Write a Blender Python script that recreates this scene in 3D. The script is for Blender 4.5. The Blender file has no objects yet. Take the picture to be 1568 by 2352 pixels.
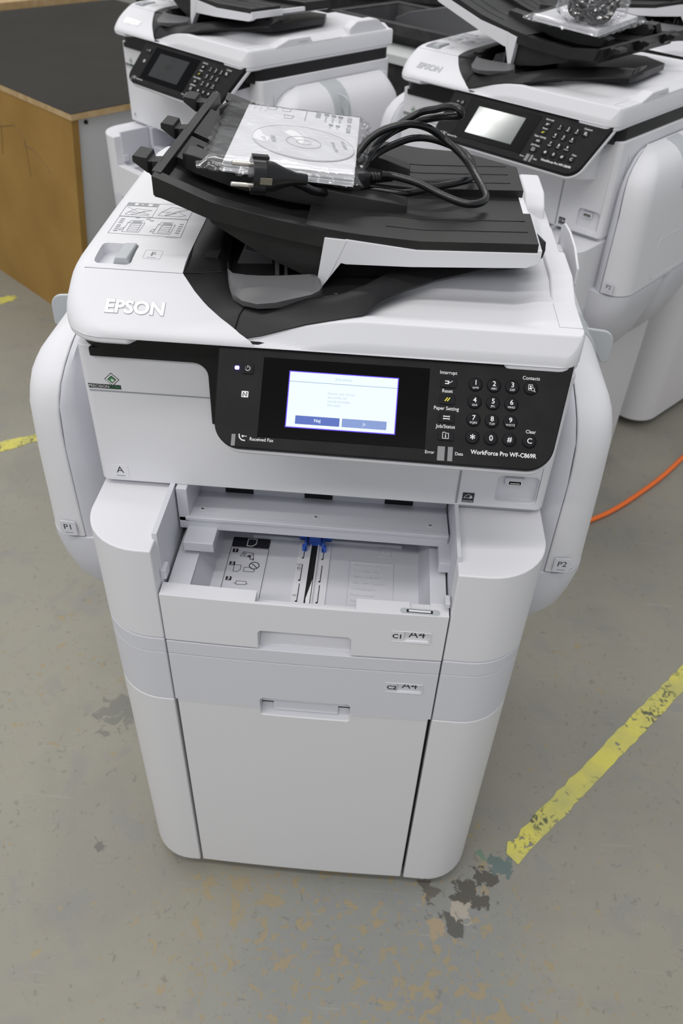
import bpy, bmesh, math, random
from mathutils import Vector, Matrix, Euler
S = bpy.context.scene
COL = S.collection
R = math.radians

# ------------------------------------------------------------------ camera
cd = bpy.data.cameras.new('camera')
cam = bpy.data.objects.new('camera', cd); COL.objects.link(cam)
yaw, pitch, roll = .043, .7069, .0465
fw = Vector((-math.sin(yaw)*math.cos(pitch), math.cos(yaw)*math.cos(pitch), -math.sin(pitch)))
rt = Vector((math.cos(yaw), math.sin(yaw), 0)); up = rt.cross(fw)
r2 = rt*math.cos(roll)+up*math.sin(roll); u2 = up*math.cos(roll)-rt*math.sin(roll)
cam.matrix_world = Matrix.Translation((.0684, -.646, 1.3881)) @ Matrix((r2, u2, -fw)).transposed().to_4x4()
cd.sensor_fit = 'VERTICAL'; cd.sensor_height = 22.3; cd.lens = 22.3*1846.38/2352
cd.clip_start = .02; cd.clip_end = 60
cd.dof.use_dof = True; cd.dof.focus_distance = .90; cd.dof.aperture_fstop = 5.0
S.camera = cam

# ------------------------------------------------------------------ light
W = bpy.data.worlds.new('hall_light'); S.world = W; W.use_nodes = True
W.node_tree.nodes['Background'].inputs[0].default_value = (.93, .96, 1, 1)
W.node_tree.nodes['Background'].inputs[1].default_value = .36
def area(name, loc, sx, sy, power, rot=(0, 0, 0), color=(1, .98, .95)):
    l = bpy.data.lights.new(name, 'AREA'); l.shape = 'RECTANGLE'; l.size = sx; l.size_y = sy
    l.energy = power; l.color = color
    o = bpy.data.objects.new(name, l); COL.objects.link(o); o.location = loc; o.rotation_euler = rot
    return o
# rows of ceiling tubes
for y, pw in ((2.12, 62), (-.05, 16), (-1.5, 90), (6.6, 90), (-3.9, 105)):
    area('ceiling_tube_light', (-1.9, y, 5.5), 7.0, .08, pw, (0, 0, R(6)))
S.view_settings.view_transform = 'Standard'; S.view_settings.look = 'None'
S.view_settings.gamma = 1; S.view_settings.use_curve_mapping = False
S.view_settings.exposure = 0.45

# ------------------------------------------------------------------ materials
def mat(name, col, rough=.5, metal=0, spec=.5, alpha=None, emit=None, es=1, coat=0, noise=None, bump=None):
    m = bpy.data.materials.new(name); m.use_nodes = True
    nt = m.node_tree; b = nt.nodes['Principled BSDF']
    b.inputs['Base Color'].default_value = (*col, 1); b.inputs['Roughness'].default_value = rough
    b.inputs['Metallic'].default_value = metal; b.inputs['Specular IOR Level'].default_value = spec
    if coat: b.inputs['Coat Weight'].default_value = coat; b.inputs['Coat Roughness'].default_value = .05
    if emit: b.inputs['Emission Color'].default_value = (*emit, 1); b.inputs['Emission Strength'].default_value = es
    if noise or bump:
        tc = nt.nodes.new('ShaderNodeTexCoord')
    if noise:   # (scale, colour2, lo, hi)
        n = nt.nodes.new('ShaderNodeTexNoise'); n.inputs['Scale'].default_value = noise[0]; n.inputs['Detail'].default_value = 6
        nt.links.new(tc.outputs['Object'], n.inputs['Vector'])
        r = nt.nodes.new('ShaderNodeValToRGB'); r.color_ramp.elements[0].position = noise[2]; r.color_ramp.elements[1].position = noise[3]
        r.color_ramp.elements[0].color = (*col, 1); r.color_ramp.elements[1].color = (*noise[1], 1)
        nt.links.new(n.outputs['Fac'], r.inputs['Fac']); nt.links.new(r.outputs['Color'], b.inputs['Base Color'])
    if bump:    # (scale, strength, distance)
        n = nt.nodes.new('ShaderNodeTexNoise'); n.inputs['Scale'].default_value = bump[0]; n.inputs['Detail'].default_value = 4
        nt.links.new(tc.outputs['Object'], n.inputs['Vector'])
        bp = nt.nodes.new('ShaderNodeBump'); bp.inputs['Strength'].default_value = bump[1]; bp.inputs['Distance'].default_value = bump[2]
        nt.links.new(n.outputs['Fac'], bp.inputs['Height']); nt.links.new(bp.outputs['Normal'], b.inputs['Normal'])
    return m
WH = mat('white_plastic', (.72, .72, .75), .5, spec=.2, bump=(900, .06, .0004))
WH2 = mat('cool_white_plastic', (.63, .635, .68), .5, spec=.2, bump=(900, .06, .0004))
WHC = mat('cabinet_white', (.70, .695, .715), .42, bump=(700, .06, .0004))
GRL = mat('light_grey_plastic', (.47, .49, .51), .42)
GRM = mat('mid_grey_plastic', (.115, .115, .12), .42)
BK = mat('black_plastic', (.014, .014, .015), .36, spec=.22, bump=(1400, .15, .0003))
BKT = mat('dusty_black_plastic', (.014, .014, .014), .36, spec=.33, noise=(14, (.026, .025, .024), .45, .75), bump=(1400, .2, .0003))
BKG = mat('black_gloss', (.002, .002, .0025), .22, spec=.05)
PAN = mat('panel_black', (.013, .013, .014), .5, spec=.09, noise=(25, (.02, .02, .019), .4, .8), bump=(1600, .2, .0002))
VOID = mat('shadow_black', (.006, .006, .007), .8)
KEY = mat('key_black', (.009, .009, .011), .38, spec=.09)
TXW = mat('print_white', (.75, .75, .75), .5)
TXY = mat('print_yellow', (.8, .72, .05), .5)
TXK = mat('print_black', (.02, .02, .028), .5)
TXG = mat('print_grey', (.30, .31, .33), .5)
TXL = mat('print_pale', (.52, .525, .55), .5)
GRN = mat('logo_green', (.06, .27, .10), .5)
CHR = mat('chrome', (.85, .85, .85), .18, 1)
LOGO = mat('logo_silver', (.95, .95, .95), .22, 1)
BLU = mat('guide_blue', (.035, .13, .62), .4)
TRAN = mat('lamp_window', (.16, .16, .17), .3)
LED = mat('blue_lamp', (.1, .1, 1), .4, emit=(.12, .10, 1), es=9)
SCR = mat('screen_white', (0, 0, 0), .3, emit=(.80, .89, .96), es=.76)
SCE = mat('screen_violet', (0, 0, 0), .3, emit=(.10, .03, .85), es=.8)
SCL = mat('screen_line', (0, 0, 0), .3, emit=(.42, .60, .82), es=.52)
SCT = mat('screen_text', (0, 0, 0), .3, emit=(.50, .66, .79), es=.66)
SCB = mat('screen_button_blue', (0, 0, 0), .3, emit=(.06, .15, .66), es=.52)
SCC = mat('screen_button_pale', (0, 0, 0), .3, emit=(.25, .38, .80), es=.55)
SCW = mat('screen_letter', (0, 0, 0), .3, emit=(.8, .88, 1), es=.7)
OFF = mat('screen_dark', (.02, .02, .02), .12)
OFF2 = mat('screen_grey_reflection', (.17, .18, .18), .10, .25)  # switched-off screen made grey: the bright hall's reflection is put into its colour
PAPER = mat('paper', (.80, .80, .82), .6)
RUB = mat('cable_black', (.008, .008, .009), .25)
BRASS = mat('pin_metal', (.75, .72, .66), .22, 1)
ORNG = mat('orange_cable', (.82, .16, .02), .5)
MDF = mat('raw_mdf', (.36, .215, .060), .7, spec=.2, noise=(5, (.30, .172, .045), .35, .7), bump=(300, .15, .001))
MDE = mat('mdf_edge', (.50, .36, .19), .7, noise=(30, (.36, .22, .08), .35, .8))
LAM = mat('dark_laminate', (.019, .0175, .014), .5, spec=.12, noise=(3, (.030, .027, .023), .35, .8))
LAW = mat('white_laminate', (.60, .61, .61), .5)
CRT = mat('crate_plastic', (.02, .02, .022), .55, noise=(18, (.05, .048, .044), .5, .8))
CRG = mat('crate_grey', (.07, .07, .075), .5)
def bagmat():
    m = bpy.data.materials.new('clear_film'); m.use_nodes = True; nt = m.node_tree; nt.nodes.clear()
    out = nt.nodes.new('ShaderNodeOutputMaterial'); mx = nt.nodes.new('ShaderNodeMixShader')
    tr = nt.nodes.new('ShaderNodeBsdfTransparent'); tr.inputs[0].default_value = (.97, .97, .98, 1)
    gl = nt.nodes.new('ShaderNodeBsdfGlossy'); gl.inputs['Roughness'].default_value = .12; gl.inputs['Color'].default_value = (1, 1, 1, 1)
    lw = nt.nodes.new('ShaderNodeLayerWeight'); lw.inputs[0].default_value = .25
    mr = nt.nodes.new('ShaderNodeMapRange'); mr.inputs['To Min'].default_value = .08; mr.inputs['To Max'].default_value = .40
    tc = nt.nodes.new('ShaderNodeTexCoord'); n = nt.nodes.new('ShaderNodeTexNoise'); n.inputs['Scale'].default_value = 38; n.inputs['Detail'].default_value = 3
    n.inputs['Distortion'].default_value = 1.5
    b = nt.nodes.new('ShaderNodeBump'); b.inputs['Strength'].default_value = .28; b.inputs['Distance'].default_value = .004
    L = nt.links.new
    L(tc.outputs['Object'], n.inputs['Vector']); L(n.outputs['Fac'], b.inputs['Height']); L(b.outputs['Normal'], gl.inputs['Normal']); L(b.outputs['Normal'], lw.inputs['Normal'])
    L(lw.outputs['Facing'], mr.inputs['Value']); L(mr.outputs['Result'], mx.inputs[0]); L(tr.outputs[0], mx.inputs[1]); L(gl.outputs[0], mx.inputs[2]); L(mx.outputs[0], out.inputs[0])
    return m
FILM = bagmat()

# ------------------------------------------------------------------ mesh helpers
class G:
    def __init__(s): s.v = []; s.f = []; s.m = []; s.mi = 0
    def add(s, vs, fs, mi=None):
        o = len(s.v); s.v += [tuple(v) for v in vs]; s.f += [tuple(i+o for i in f) for f in fs]
        s.m += [s.mi if mi is None else mi]*len(fs); return s
    def prism(s, poly, a, b, axis='z', mi=None):
        n = len(poly)
        def P(p, h): return (p[0], p[1], h) if axis == 'z' else ((p[0], h, p[1]) if axis == 'y' else (h, p[0], p[1]))
        vs = [P(p, a) for p in poly]+[P(p, b) for p in poly]
        fs = [tuple(range(n))[::-1], tuple(range(n, 2*n))]+[(i, (i+1) % n, n+(i+1) % n, n+i) for i in range(n)]
        return s.add(vs, fs, mi)
    def box(s, x0, x1, y0, y1, z0, z1, mi=None): return s.prism([(x0, y0), (x1, y0), (x1, y1), (x0, y1)], z0, z1, 'z', mi)
    def loft(s, rings, cap=True, mi=None, closed=True):
        n = len(rings[0]); vs = [p for r in rings for p in r]; fs = []
        for k in range(len(rings)-1):
            for i in range(n if closed else n-1):
                j = (i+1) % n; fs.append((k*n+i, k*n+j, (k+1)*n+j, (k+1)*n+i))
        if cap: fs += [tuple(range(n))[::-1], tuple(range((len(rings)-1)*n, len(rings)*n))]
        return s.add(vs, fs, mi)
    def cyl(s, c, r, h, axis='z', n=24, mi=None, r2=None):
        rr = []
        for k, (q, rad) in enumerate(((0, r), (h, r if r2 is None else r2))):
            ring = []
            for i in range(n):
                a = 2*math.pi*i/n; x, y = rad*math.cos(a), rad*math.sin(a)
                ring.append((c[0]+x, c[1]+y, c[2]+q) if axis == 'z' else ((c[0]+x, c[1]+q, c[2]+y) if axis == 'y' else (c[0]+q, c[1]+x, c[2]+y)))
            rr.append(ring)
        return s.loft(rr, mi=mi)
    def tube(s, pts, r, n=10, mi=None, closed=False):
        pts = [Vector(p) for p in pts]; rings = []; nrm = None
        for i, p in enumerate(pts):
            t = (pts[min(i+1, len(pts)-1)]-pts[max(i-1, 0)]).normalized()
            if nrm is None: nrm = t.orthogonal().normalized()
            nrm = (nrm-t*nrm.dot(t)).normalized(); b = t.cross(nrm)
            rr = r[i] if isinstance(r, (list, tuple)) else r
            rings.append([tuple(p+(nrm*math.cos(2*math.pi*k/n)+b*math.sin(2*math.pi*k/n))*rr) for k in range(n)])
        return s.loft(rings, mi=mi)
    def mat4(s, M, start=0):
        for i in range(start, len(s.v)): s.v[i] = tuple(M @ Vector(s.v[i]))
        return s
    def text(s, txt, size, M, mi, ext=.0, bold=0, align='CENTER', xs=1):
        c = bpy.data.curves.new('t', 'FONT'); c.body = txt; c.size = size; c.align_x = align; c.align_y = 'CENTER'
        c.extrude = ext; c.offset = bold*size; c.resolution_u = 3; c.space_line = 1.0
        o = bpy.data.objects.new('t', c); COL.objects.link(o)
        dg = bpy.context.evaluated_depsgraph_get(); me = bpy.data.meshes.new_from_object(o.evaluated_get(dg))
        X = M @ Matrix.Diagonal((xs, 1, 1, 1))
        s.add([X @ v.co for v in me.vertices], [tuple(p.vertices) for p in me.polygons], mi)
        bpy.data.objects.remove(o); bpy.data.curves.remove(c); bpy.data.meshes.remove(me)
        return s
def build(name, g, mats, parent=None, bevel=0, seg=2, ang=35, smooth=True, sub=0, weld=True):
    me = bpy.data.meshes.new(name); me.from_pydata(g.v, [], g.f)
    for m in (mats if isinstance(mats, (list, tuple)) else [mats]): me.materials.append(m)
    for p, i in zip(me.polygons, g.m): p.material_index = i
    bm = bmesh.new(); bm.from_mesh(me)
    if weld: bmesh.ops.remove_doubles(bm, verts=bm.verts, dist=1e-6)
    bmesh.ops.recalc_face_normals(bm, faces=bm.faces); bm.to_mesh(me); bm.free(); me.update()
    if smooth:
        me.shade_smooth(); me.set_sharp_from_angle(angle=R(ang))
    o = bpy.data.objects.new(name, me); COL.objects.link(o); o.parent = parent
    if bevel:
        b = o.modifiers.new('bevel', 'BEVEL'); b.width = bevel; b.segments = seg; b.limit_method = 'ANGLE'; b.angle_limit = R(32)
        b.use_clamp_overlap = True; b.harden_normals = True
    return o
def cut(o, g, mi_keep=True):
    c = build('cutter', g, [bpy.data.materials.get('cool_white_plastic')], smooth=False)
    m = o.modifiers.new('cut', 'BOOLEAN'); m.operation = 'DIFFERENCE'; m.object = c; m.solver = 'EXACT'
    # cut first, bevel after
    while o.modifiers[0] != m: 
        i = list(o.modifiers).index(m); o.modifiers.move(i, i-1)
    bev = [x for x in o.modifiers if x.type == 'BEVEL']
    sh = [(x, x.show_viewport) for x in bev]
    for x in bev: x.show_viewport = False
    bpy.context.view_layer.update()
    dg = bpy.context.evaluated_depsgraph_get(); me = bpy.data.meshes.new_from_object(o.evaluated_get(dg))
    old = o.data; me.name = old.name; o.modifiers.remove(m); o.data = me; me.name = old.name
    for x, v in sh: x.show_viewport = v
    cm = c.data; bpy.data.objects.remove(c); bpy.data.meshes.remove(cm)
    me.shade_smooth(); me.set_sharp_from_angle(angle=R(35))
    return o
def rpoly(pts, n=6):
    """polygon with rounded corners; pts = (x, y, radius)"""
    out = []; N = len(pts)
    for i in range(N):
        p = Vector(pts[i][:2]); r = pts[i][2] if len(pts[i]) > 2 else 0
        if r <= 0: out.append(tuple(p)); continue
        a = (Vector(pts[i-1][:2])-p).normalized(); b = (Vector(pts[(i+1) % N][:2])-p).normalized()
        th = math.acos(max(-1, min(1, a.dot(b)))); d = r/math.tan(th/2); c = p+(a+b).normalized()*(r/math.sin(th/2))
        s = p+a*d; e = p+b*d
        a0 = math.atan2(s.y-c.y, s.x-c.x); a1 = math.atan2(e.y-c.y, e.x-c.x); da = (a1-a0+math.pi) % (2*math.pi)-math.pi
        for k in range(n+1): out.append((c.x+r*math.cos(a0+da*k/n), c.y+r*math.sin(a0+da*k/n)))
    return out
def rrect(x0, x1, y0, y1, r, n=5): return rpoly([(x0, y0, r), (x1, y0, r), (x1, y1, r), (x0, y1, r)], n)
def spline(pts, n=10):
    P = [Vector(p) for p in pts]; P = [P[0]*2-P[1]]+P+[P[-1]*2-P[-2]]; out = []
    for i in range(1, len(P)-2):
        for k in range(n):
            t = k/n; a, b, c, d = P[i-1:i+3]
            out.append(.5*((2*b)+(c-a)*t+(2*a-5*b+4*c-d)*t*t+(3*b-a-3*c+d)*t**3))
    out.append(P[-2]); return out
def interp(tab, x):
    if x <= tab[0][0]: return tab[0][1]
    for (a, b), (c, d) in zip(tab, tab[1:]):
        if x <= c: return b+(d-b)*(x-a)/(c-a)
    return tab[-1][1]
def frame(o, x, y=None):
    """matrix whose X axis is x, Z axis the normal"""
    x = Vector(x).normalized(); z = x.cross(Vector(y)).normalized(); y = z.cross(x)
    return Matrix((x, y, z)).transposed().to_4x4() if o is None else Matrix.Translation(o) @ Matrix((x, y, z)).transposed().to_4x4()
def FRONT(x, y, z): return Matrix.Translation((x, y, z)) @ Euler((R(90), 0, 0)).to_matrix().to_4x4()
def TOP(x, y, z, a=0): return Matrix.Translation((x, y, z)) @ Euler((0, 0, a)).to_matrix().to_4x4()
def tag(o, label=None, cat=None, group=None, kind=None):
    if label: o['label'] = label
    if cat: o['category'] = cat
    if group: o['group'] = group
    if kind: o['kind'] = kind
    return o
def empty(name, loc=(0, 0, 0), rz=0, parent=None):
    o = bpy.data.objects.new(name, None); COL.objects.link(o); o.location = loc; o.rotation_euler = (0, 0, rz); o.parent = parent
    o.empty_display_size = .1; return o

# ------------------------------------------------------------------ floor
def floor_material():
    m = bpy.data.materials.new('painted_concrete'); m.use_nodes = True; nt = m.node_tree; b = nt.nodes['Principled BSDF']
    L = nt.links.new; N = nt.nodes.new
    tc = N('ShaderNodeTexCoord')
    def noise(sc, det=5, dist=0, rough=.55, off=(0, 0, 0)):
        mp = N('ShaderNodeMapping'); mp.inputs['Location'].default_value = off; L(tc.outputs['Object'], mp.inputs['Vector'])
        n = N('ShaderNodeTexNoise'); n.inputs['Scale'].default_value = sc; n.inputs['Detail'].default_value = det
        n.inputs['Distortion'].default_value = dist; n.inputs['Roughness'].default_value = rough; L(mp.outputs[0], n.inputs['Vector']); return n.outputs['Fac']
    def ramp(f, lo, hi):
        r = N('ShaderNodeMapRange'); r.inputs['From Min'].default_value = lo; r.inputs['From Max'].default_value = hi; r.clamp = True; L(f, r.inputs['Value']); return r.outputs['Result']
    def mul(a, c):
        x = N('ShaderNodeMath'); x.operation = 'MULTIPLY'; L(a, x.inputs[0])
        if isinstance(c, float): x.inputs[1].default_value = c
        else: L(c, x.inputs[1])
        return x.outputs[0]
    def add(a, c):
        x = N('ShaderNodeMath'); x.operation = 'ADD'; L(a, x.inputs[0])
        if isinstance(c, float): x.inputs[1].default_value = c
        else: L(c, x.inputs[1])
        return x.outputs[0]
    def near(p, rad):
        d = N('ShaderNodeVectorMath'); d.operation = 'DISTANCE'; L(tc.outputs['Object'], d.inputs[0]); d.inputs[1].default_value = (*p, 0)
        return ramp(d.outputs['Value'], rad, 0)
    def mix(c0, c1, f):
        x = N('ShaderNodeMix'); x.data_type = 'RGBA'
        if isinstance(c0, tuple): x.inputs[6].default_value = (*c0, 1)
        else: L(c0, x.inputs[6])
        x.inputs[7].default_value = (*c1, 1); L(f, x.inputs[0]); return x.outputs[2]
    c = mix((0.239, 0.228, 0.189), (0.281, 0.267, 0.219), ramp(noise(1.6, 6), .35, .7))
    c = mix(c, (0.204, 0.200, 0.172), mul(ramp(noise(3.2, 7, .5, off=(3, 1, 0)), .50, .66), .55))
    c = mix(c, (0.212, 0.223, 0.219), mul(ramp(add(mul(near((.14, -.20), .40), .9), mul(noise(5, 6), .5)), .45, .75), .75))
    c = mix(c, (0.191, 0.196, 0.197), mul(ramp(noise(11, 7, .8, off=(7, 3, 0)), .56, .66), .35))
    # scratches and fine specks
    c = mix(c, (0.147, 0.140, 0.118), mul(ramp(noise(75, 5, 1, off=(1, 7, 0)), .62, .68), .55))
    c = mix(c, (0.329, 0.315, 0.276), mul(ramp(noise(120, 5, 1, off=(4, 7, 0)), .66, .70), .4))
    sp = N('ShaderNodeMapping'); sp.inputs['Scale'].default_value = (4, 60, 1); sp.inputs['Rotation'].default_value = (0, 0, .8); L(tc.outputs['Object'], sp.inputs['Vector'])
    sn = N('ShaderNodeTexNoise'); sn.inputs['Scale'].default_value = 1.4; sn.inputs['Detail'].default_value = 5; L(sp.outputs[0], sn.inputs['Vector'])
    c = mix(c, (0.329, 0.315, 0.276), mul(ramp(sn.outputs['Fac'], .66, .74), .35))
    # worn patches showing tan screed, mostly in the lane in front of the machine
    zone = near((.16, -.22), .42)
    zone = add(zone, mul(near((-.12, -.03), .26), .8)); zone = add(zone, mul(near((.55, .55), .22), .4)); zone = add(zone, mul(near((-.42, .45), .28), .5))
    zone = add(zone, mul(near((.33, -.3), .35), .5))
    pn = add(noise(34, 5, .5, .6, (5, 5, 0)), mul(zone, .115))
    c = mix(c, (0.173, 0.153, 0.108), mul(ramp(pn, .663, .675), .45))
    c = mix(c, (0.311, 0.247, 0.142), mul(ramp(pn, .672, .680), .78))
    thr2 = ramp(add(noise(85, 4, .3, .55, (9, 2, 0)), mul(zone, .10)), .675, .690)
    c = mix(c, (0.285, 0.230, 0.142), mul(thr2, .7))
    # dark oil and old paint marks by the yellow line
    def blob(p, rad, col, sc=40, t=.62, k=.9, o=0):
        nonlocal c
        f = ramp(add(noise(sc*1.3, 7, .5, .62, (o, o, 0)), mul(near(p, rad), .40)), t, t+.03)
        f = mul(f, ramp(near(p, rad*1.25), .0, .12)); c = mix(c, col, mul(f, k))
    blob((.292, -.006), .045, (0.074, 0.067, 0.056), 34, .63, .95, 1)
    blob((.318, .026), .028, (0.074, 0.067, 0.056), 40, .64, .95, 2)
    blob((.222, -.004), .030, (0.104, 0.093, 0.079), 40, .66, .9, 3)
    blob((.262, -.058), .026, (0.074, 0.072, 0.063), 44, .64, .9, 4)
    blob((.348, .052), .036, (0.087, 0.136, 0.130), 44, .66, .85, 5)
    blob((.315, .066), .016, (0.112, 0.205, 0.133), 44, .68, .8, 6)
    blob((.275, -.034), .022, (0.364, 0.323, 0.268), 40, .62, .9, 7)
    blob((.232, -.064), .022, (0.329, 0.255, 0.159), 40, .62, .9, 8)
    blob((-.36, .02), .02, (0.112, 0.110, 0.101), 44, .68, .8, 9)
    blob((-.32, .42), .13, (0.122, 0.132, 0.121), 26, .72, .7, 10)
    blob((-.40, .30), .10, (0.122, 0.128, 0.118), 30, .74, .6, 11)
    L(c, b.inputs['Base Color'])
    rg = N('ShaderNodeMapRange'); rg.inputs['To Min'].default_value = .42; rg.inputs['To Max'].default_value = .62; L(noise(6, 5), rg.inputs['Value']); L(rg.outputs['Result'], b.inputs['Roughness'])
    bp = N('ShaderNodeBump'); bp.inputs['Strength'].default_value = .25; bp.inputs['Distance'].default_value = .002; L(noise(35, 6), bp.inputs['Height']); L(bp.outputs['Normal'], b.inputs['Normal'])
    return m
g = G(); g.box(-5, 5, -3, 8, -.1, 0)
tag(build('floor', g, floor_material()), kind='structure')
def tape_material():
    m = bpy.data.materials.new('worn_yellow_tape'); m.use_nodes = True; nt = m.node_tree; b = nt.nodes['Principled BSDF']; L = nt.links.new; N = nt.nodes.new
    tc = N('ShaderNodeTexCoord')
    def nz(sc, lo, hi, dist=0, off=0):
        mp = N('ShaderNodeMapping'); mp.inputs['Location'].default_value = (off, off, 0); L(tc.outputs['Object'], mp.inputs['Vector'])
        n = N('ShaderNodeTexNoise'); n.inputs['Scale'].default_value = sc; n.inputs['Detail'].default_value = 5; n.inputs['Distortion'].default_value = dist; L(mp.outputs[0], n.inputs['Vector'])
        r = N('ShaderNodeMapRange'); r.inputs['From Min'].default_value = lo; r.inputs['From Max'].default_value = hi; L(n.outputs['Fac'], r.inputs['Value']); return r.outputs['Result']
    x = N('ShaderNodeMix'); x.data_type = 'RGBA'; x.inputs[6].default_value = (.60, .55, .11, 1); x.inputs[7].default_value = (.44, .42, .14, 1); L(nz(12, .4, .65), x.inputs[0])
    y = N('ShaderNodeMix'); y.data_type = 'RGBA'; y.inputs[7].default_value = (.10, .105, .06, 1); L(x.outputs[2], y.inputs[6]); mm = N('ShaderNodeMath'); mm.operation = 'MULTIPLY'; L(nz(75, .52, .60, 1.2, 3), mm.inputs[0]); L(nz(9, .50, .62, 0, 5), mm.inputs[1]); L(mm.outputs[0], y.inputs[0])
    L(y.outputs[2], b.inputs['Base Color']); b.inputs['Roughness'].default_value = .55
    L(nz(45, .645, .63, .8, 8), b.inputs['Alpha'])
    return m
TAPE = tape_material()
def tape(name, a, b, w, seed, label):
    rnd = random.Random(seed); a = Vector(a); b = Vector(b); d = (b-a).normalized(); nrm = Vector((-d.y, d.x)); n = 60; l = []; r = []
    for i in range(n+1):
        p = a.lerp(b, i/n); l.append(p+nrm*(w/2+rnd.uniform(-.002, .002))); r.append(p-nrm*(w/2+rnd.uniform(-.002, .002)))
    for k in range(5): l[k] -= nrm*w*(.4-.08*k)*rnd.random(); r[k] += nrm*w*(.35-.07*k)*rnd.random()
    g = G(); g.loft([[(p.x, p.y, .0004), (q.x, q.y, .0004), (q.x, q.y, .001), (p.x, p.y, .001)] for p, q in zip(l, r)])
    return tag(build(name, g, TAPE), label, 'floor tape')

# ------------------------------------------------------------------ printer
XL, XR, XG0, XG1 = -.262, .280, -.1735, .1745
def bow(p): return (p[0], p[1]+(.007*((p[0]-.006)/.27)**2 if p[1] < .25 else 0))
def front_arc(x0, x1, y0, y1, n=14):
    """plan polygon of a front panel that follows the bowed front"""
    a = [bow((x0+(x1-x0)*i/n, y0)) for i in range(n+1)]; b = [bow((x1-(x1-x0)*i/n, y1)) for i in range(n+1)]
    return a+b
def column(side, inset=0, fy=-.004):
    if side < 0: P = rpoly([(XG0-inset, fy, .002), (XG0-inset, .54, .002), (XL+inset, .54, .02), (XL+inset, fy, .072)], 10)
    else: P = rpoly([(XG1+inset, fy, .002), (XR-inset, fy, .072), (XR-inset, .54, .02), (XG1+inset, .54, .002)], 10)
    out = []
    for p in P: out.append((p[0], p[1]+(.0035 if p[1] < .06 else 0)))
    return out
PM = Matrix.Translation((.034, .0453, .9426)) @ Matrix(((1, 0, 0), (0, math.sin(.8), math.cos(.8)), (0, -math.cos(.8), math.sin(.8)))).transposed().to_4x4()
def PT(u, v, w=0): return PM @ Matrix.Translation((u, v, w))

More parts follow.
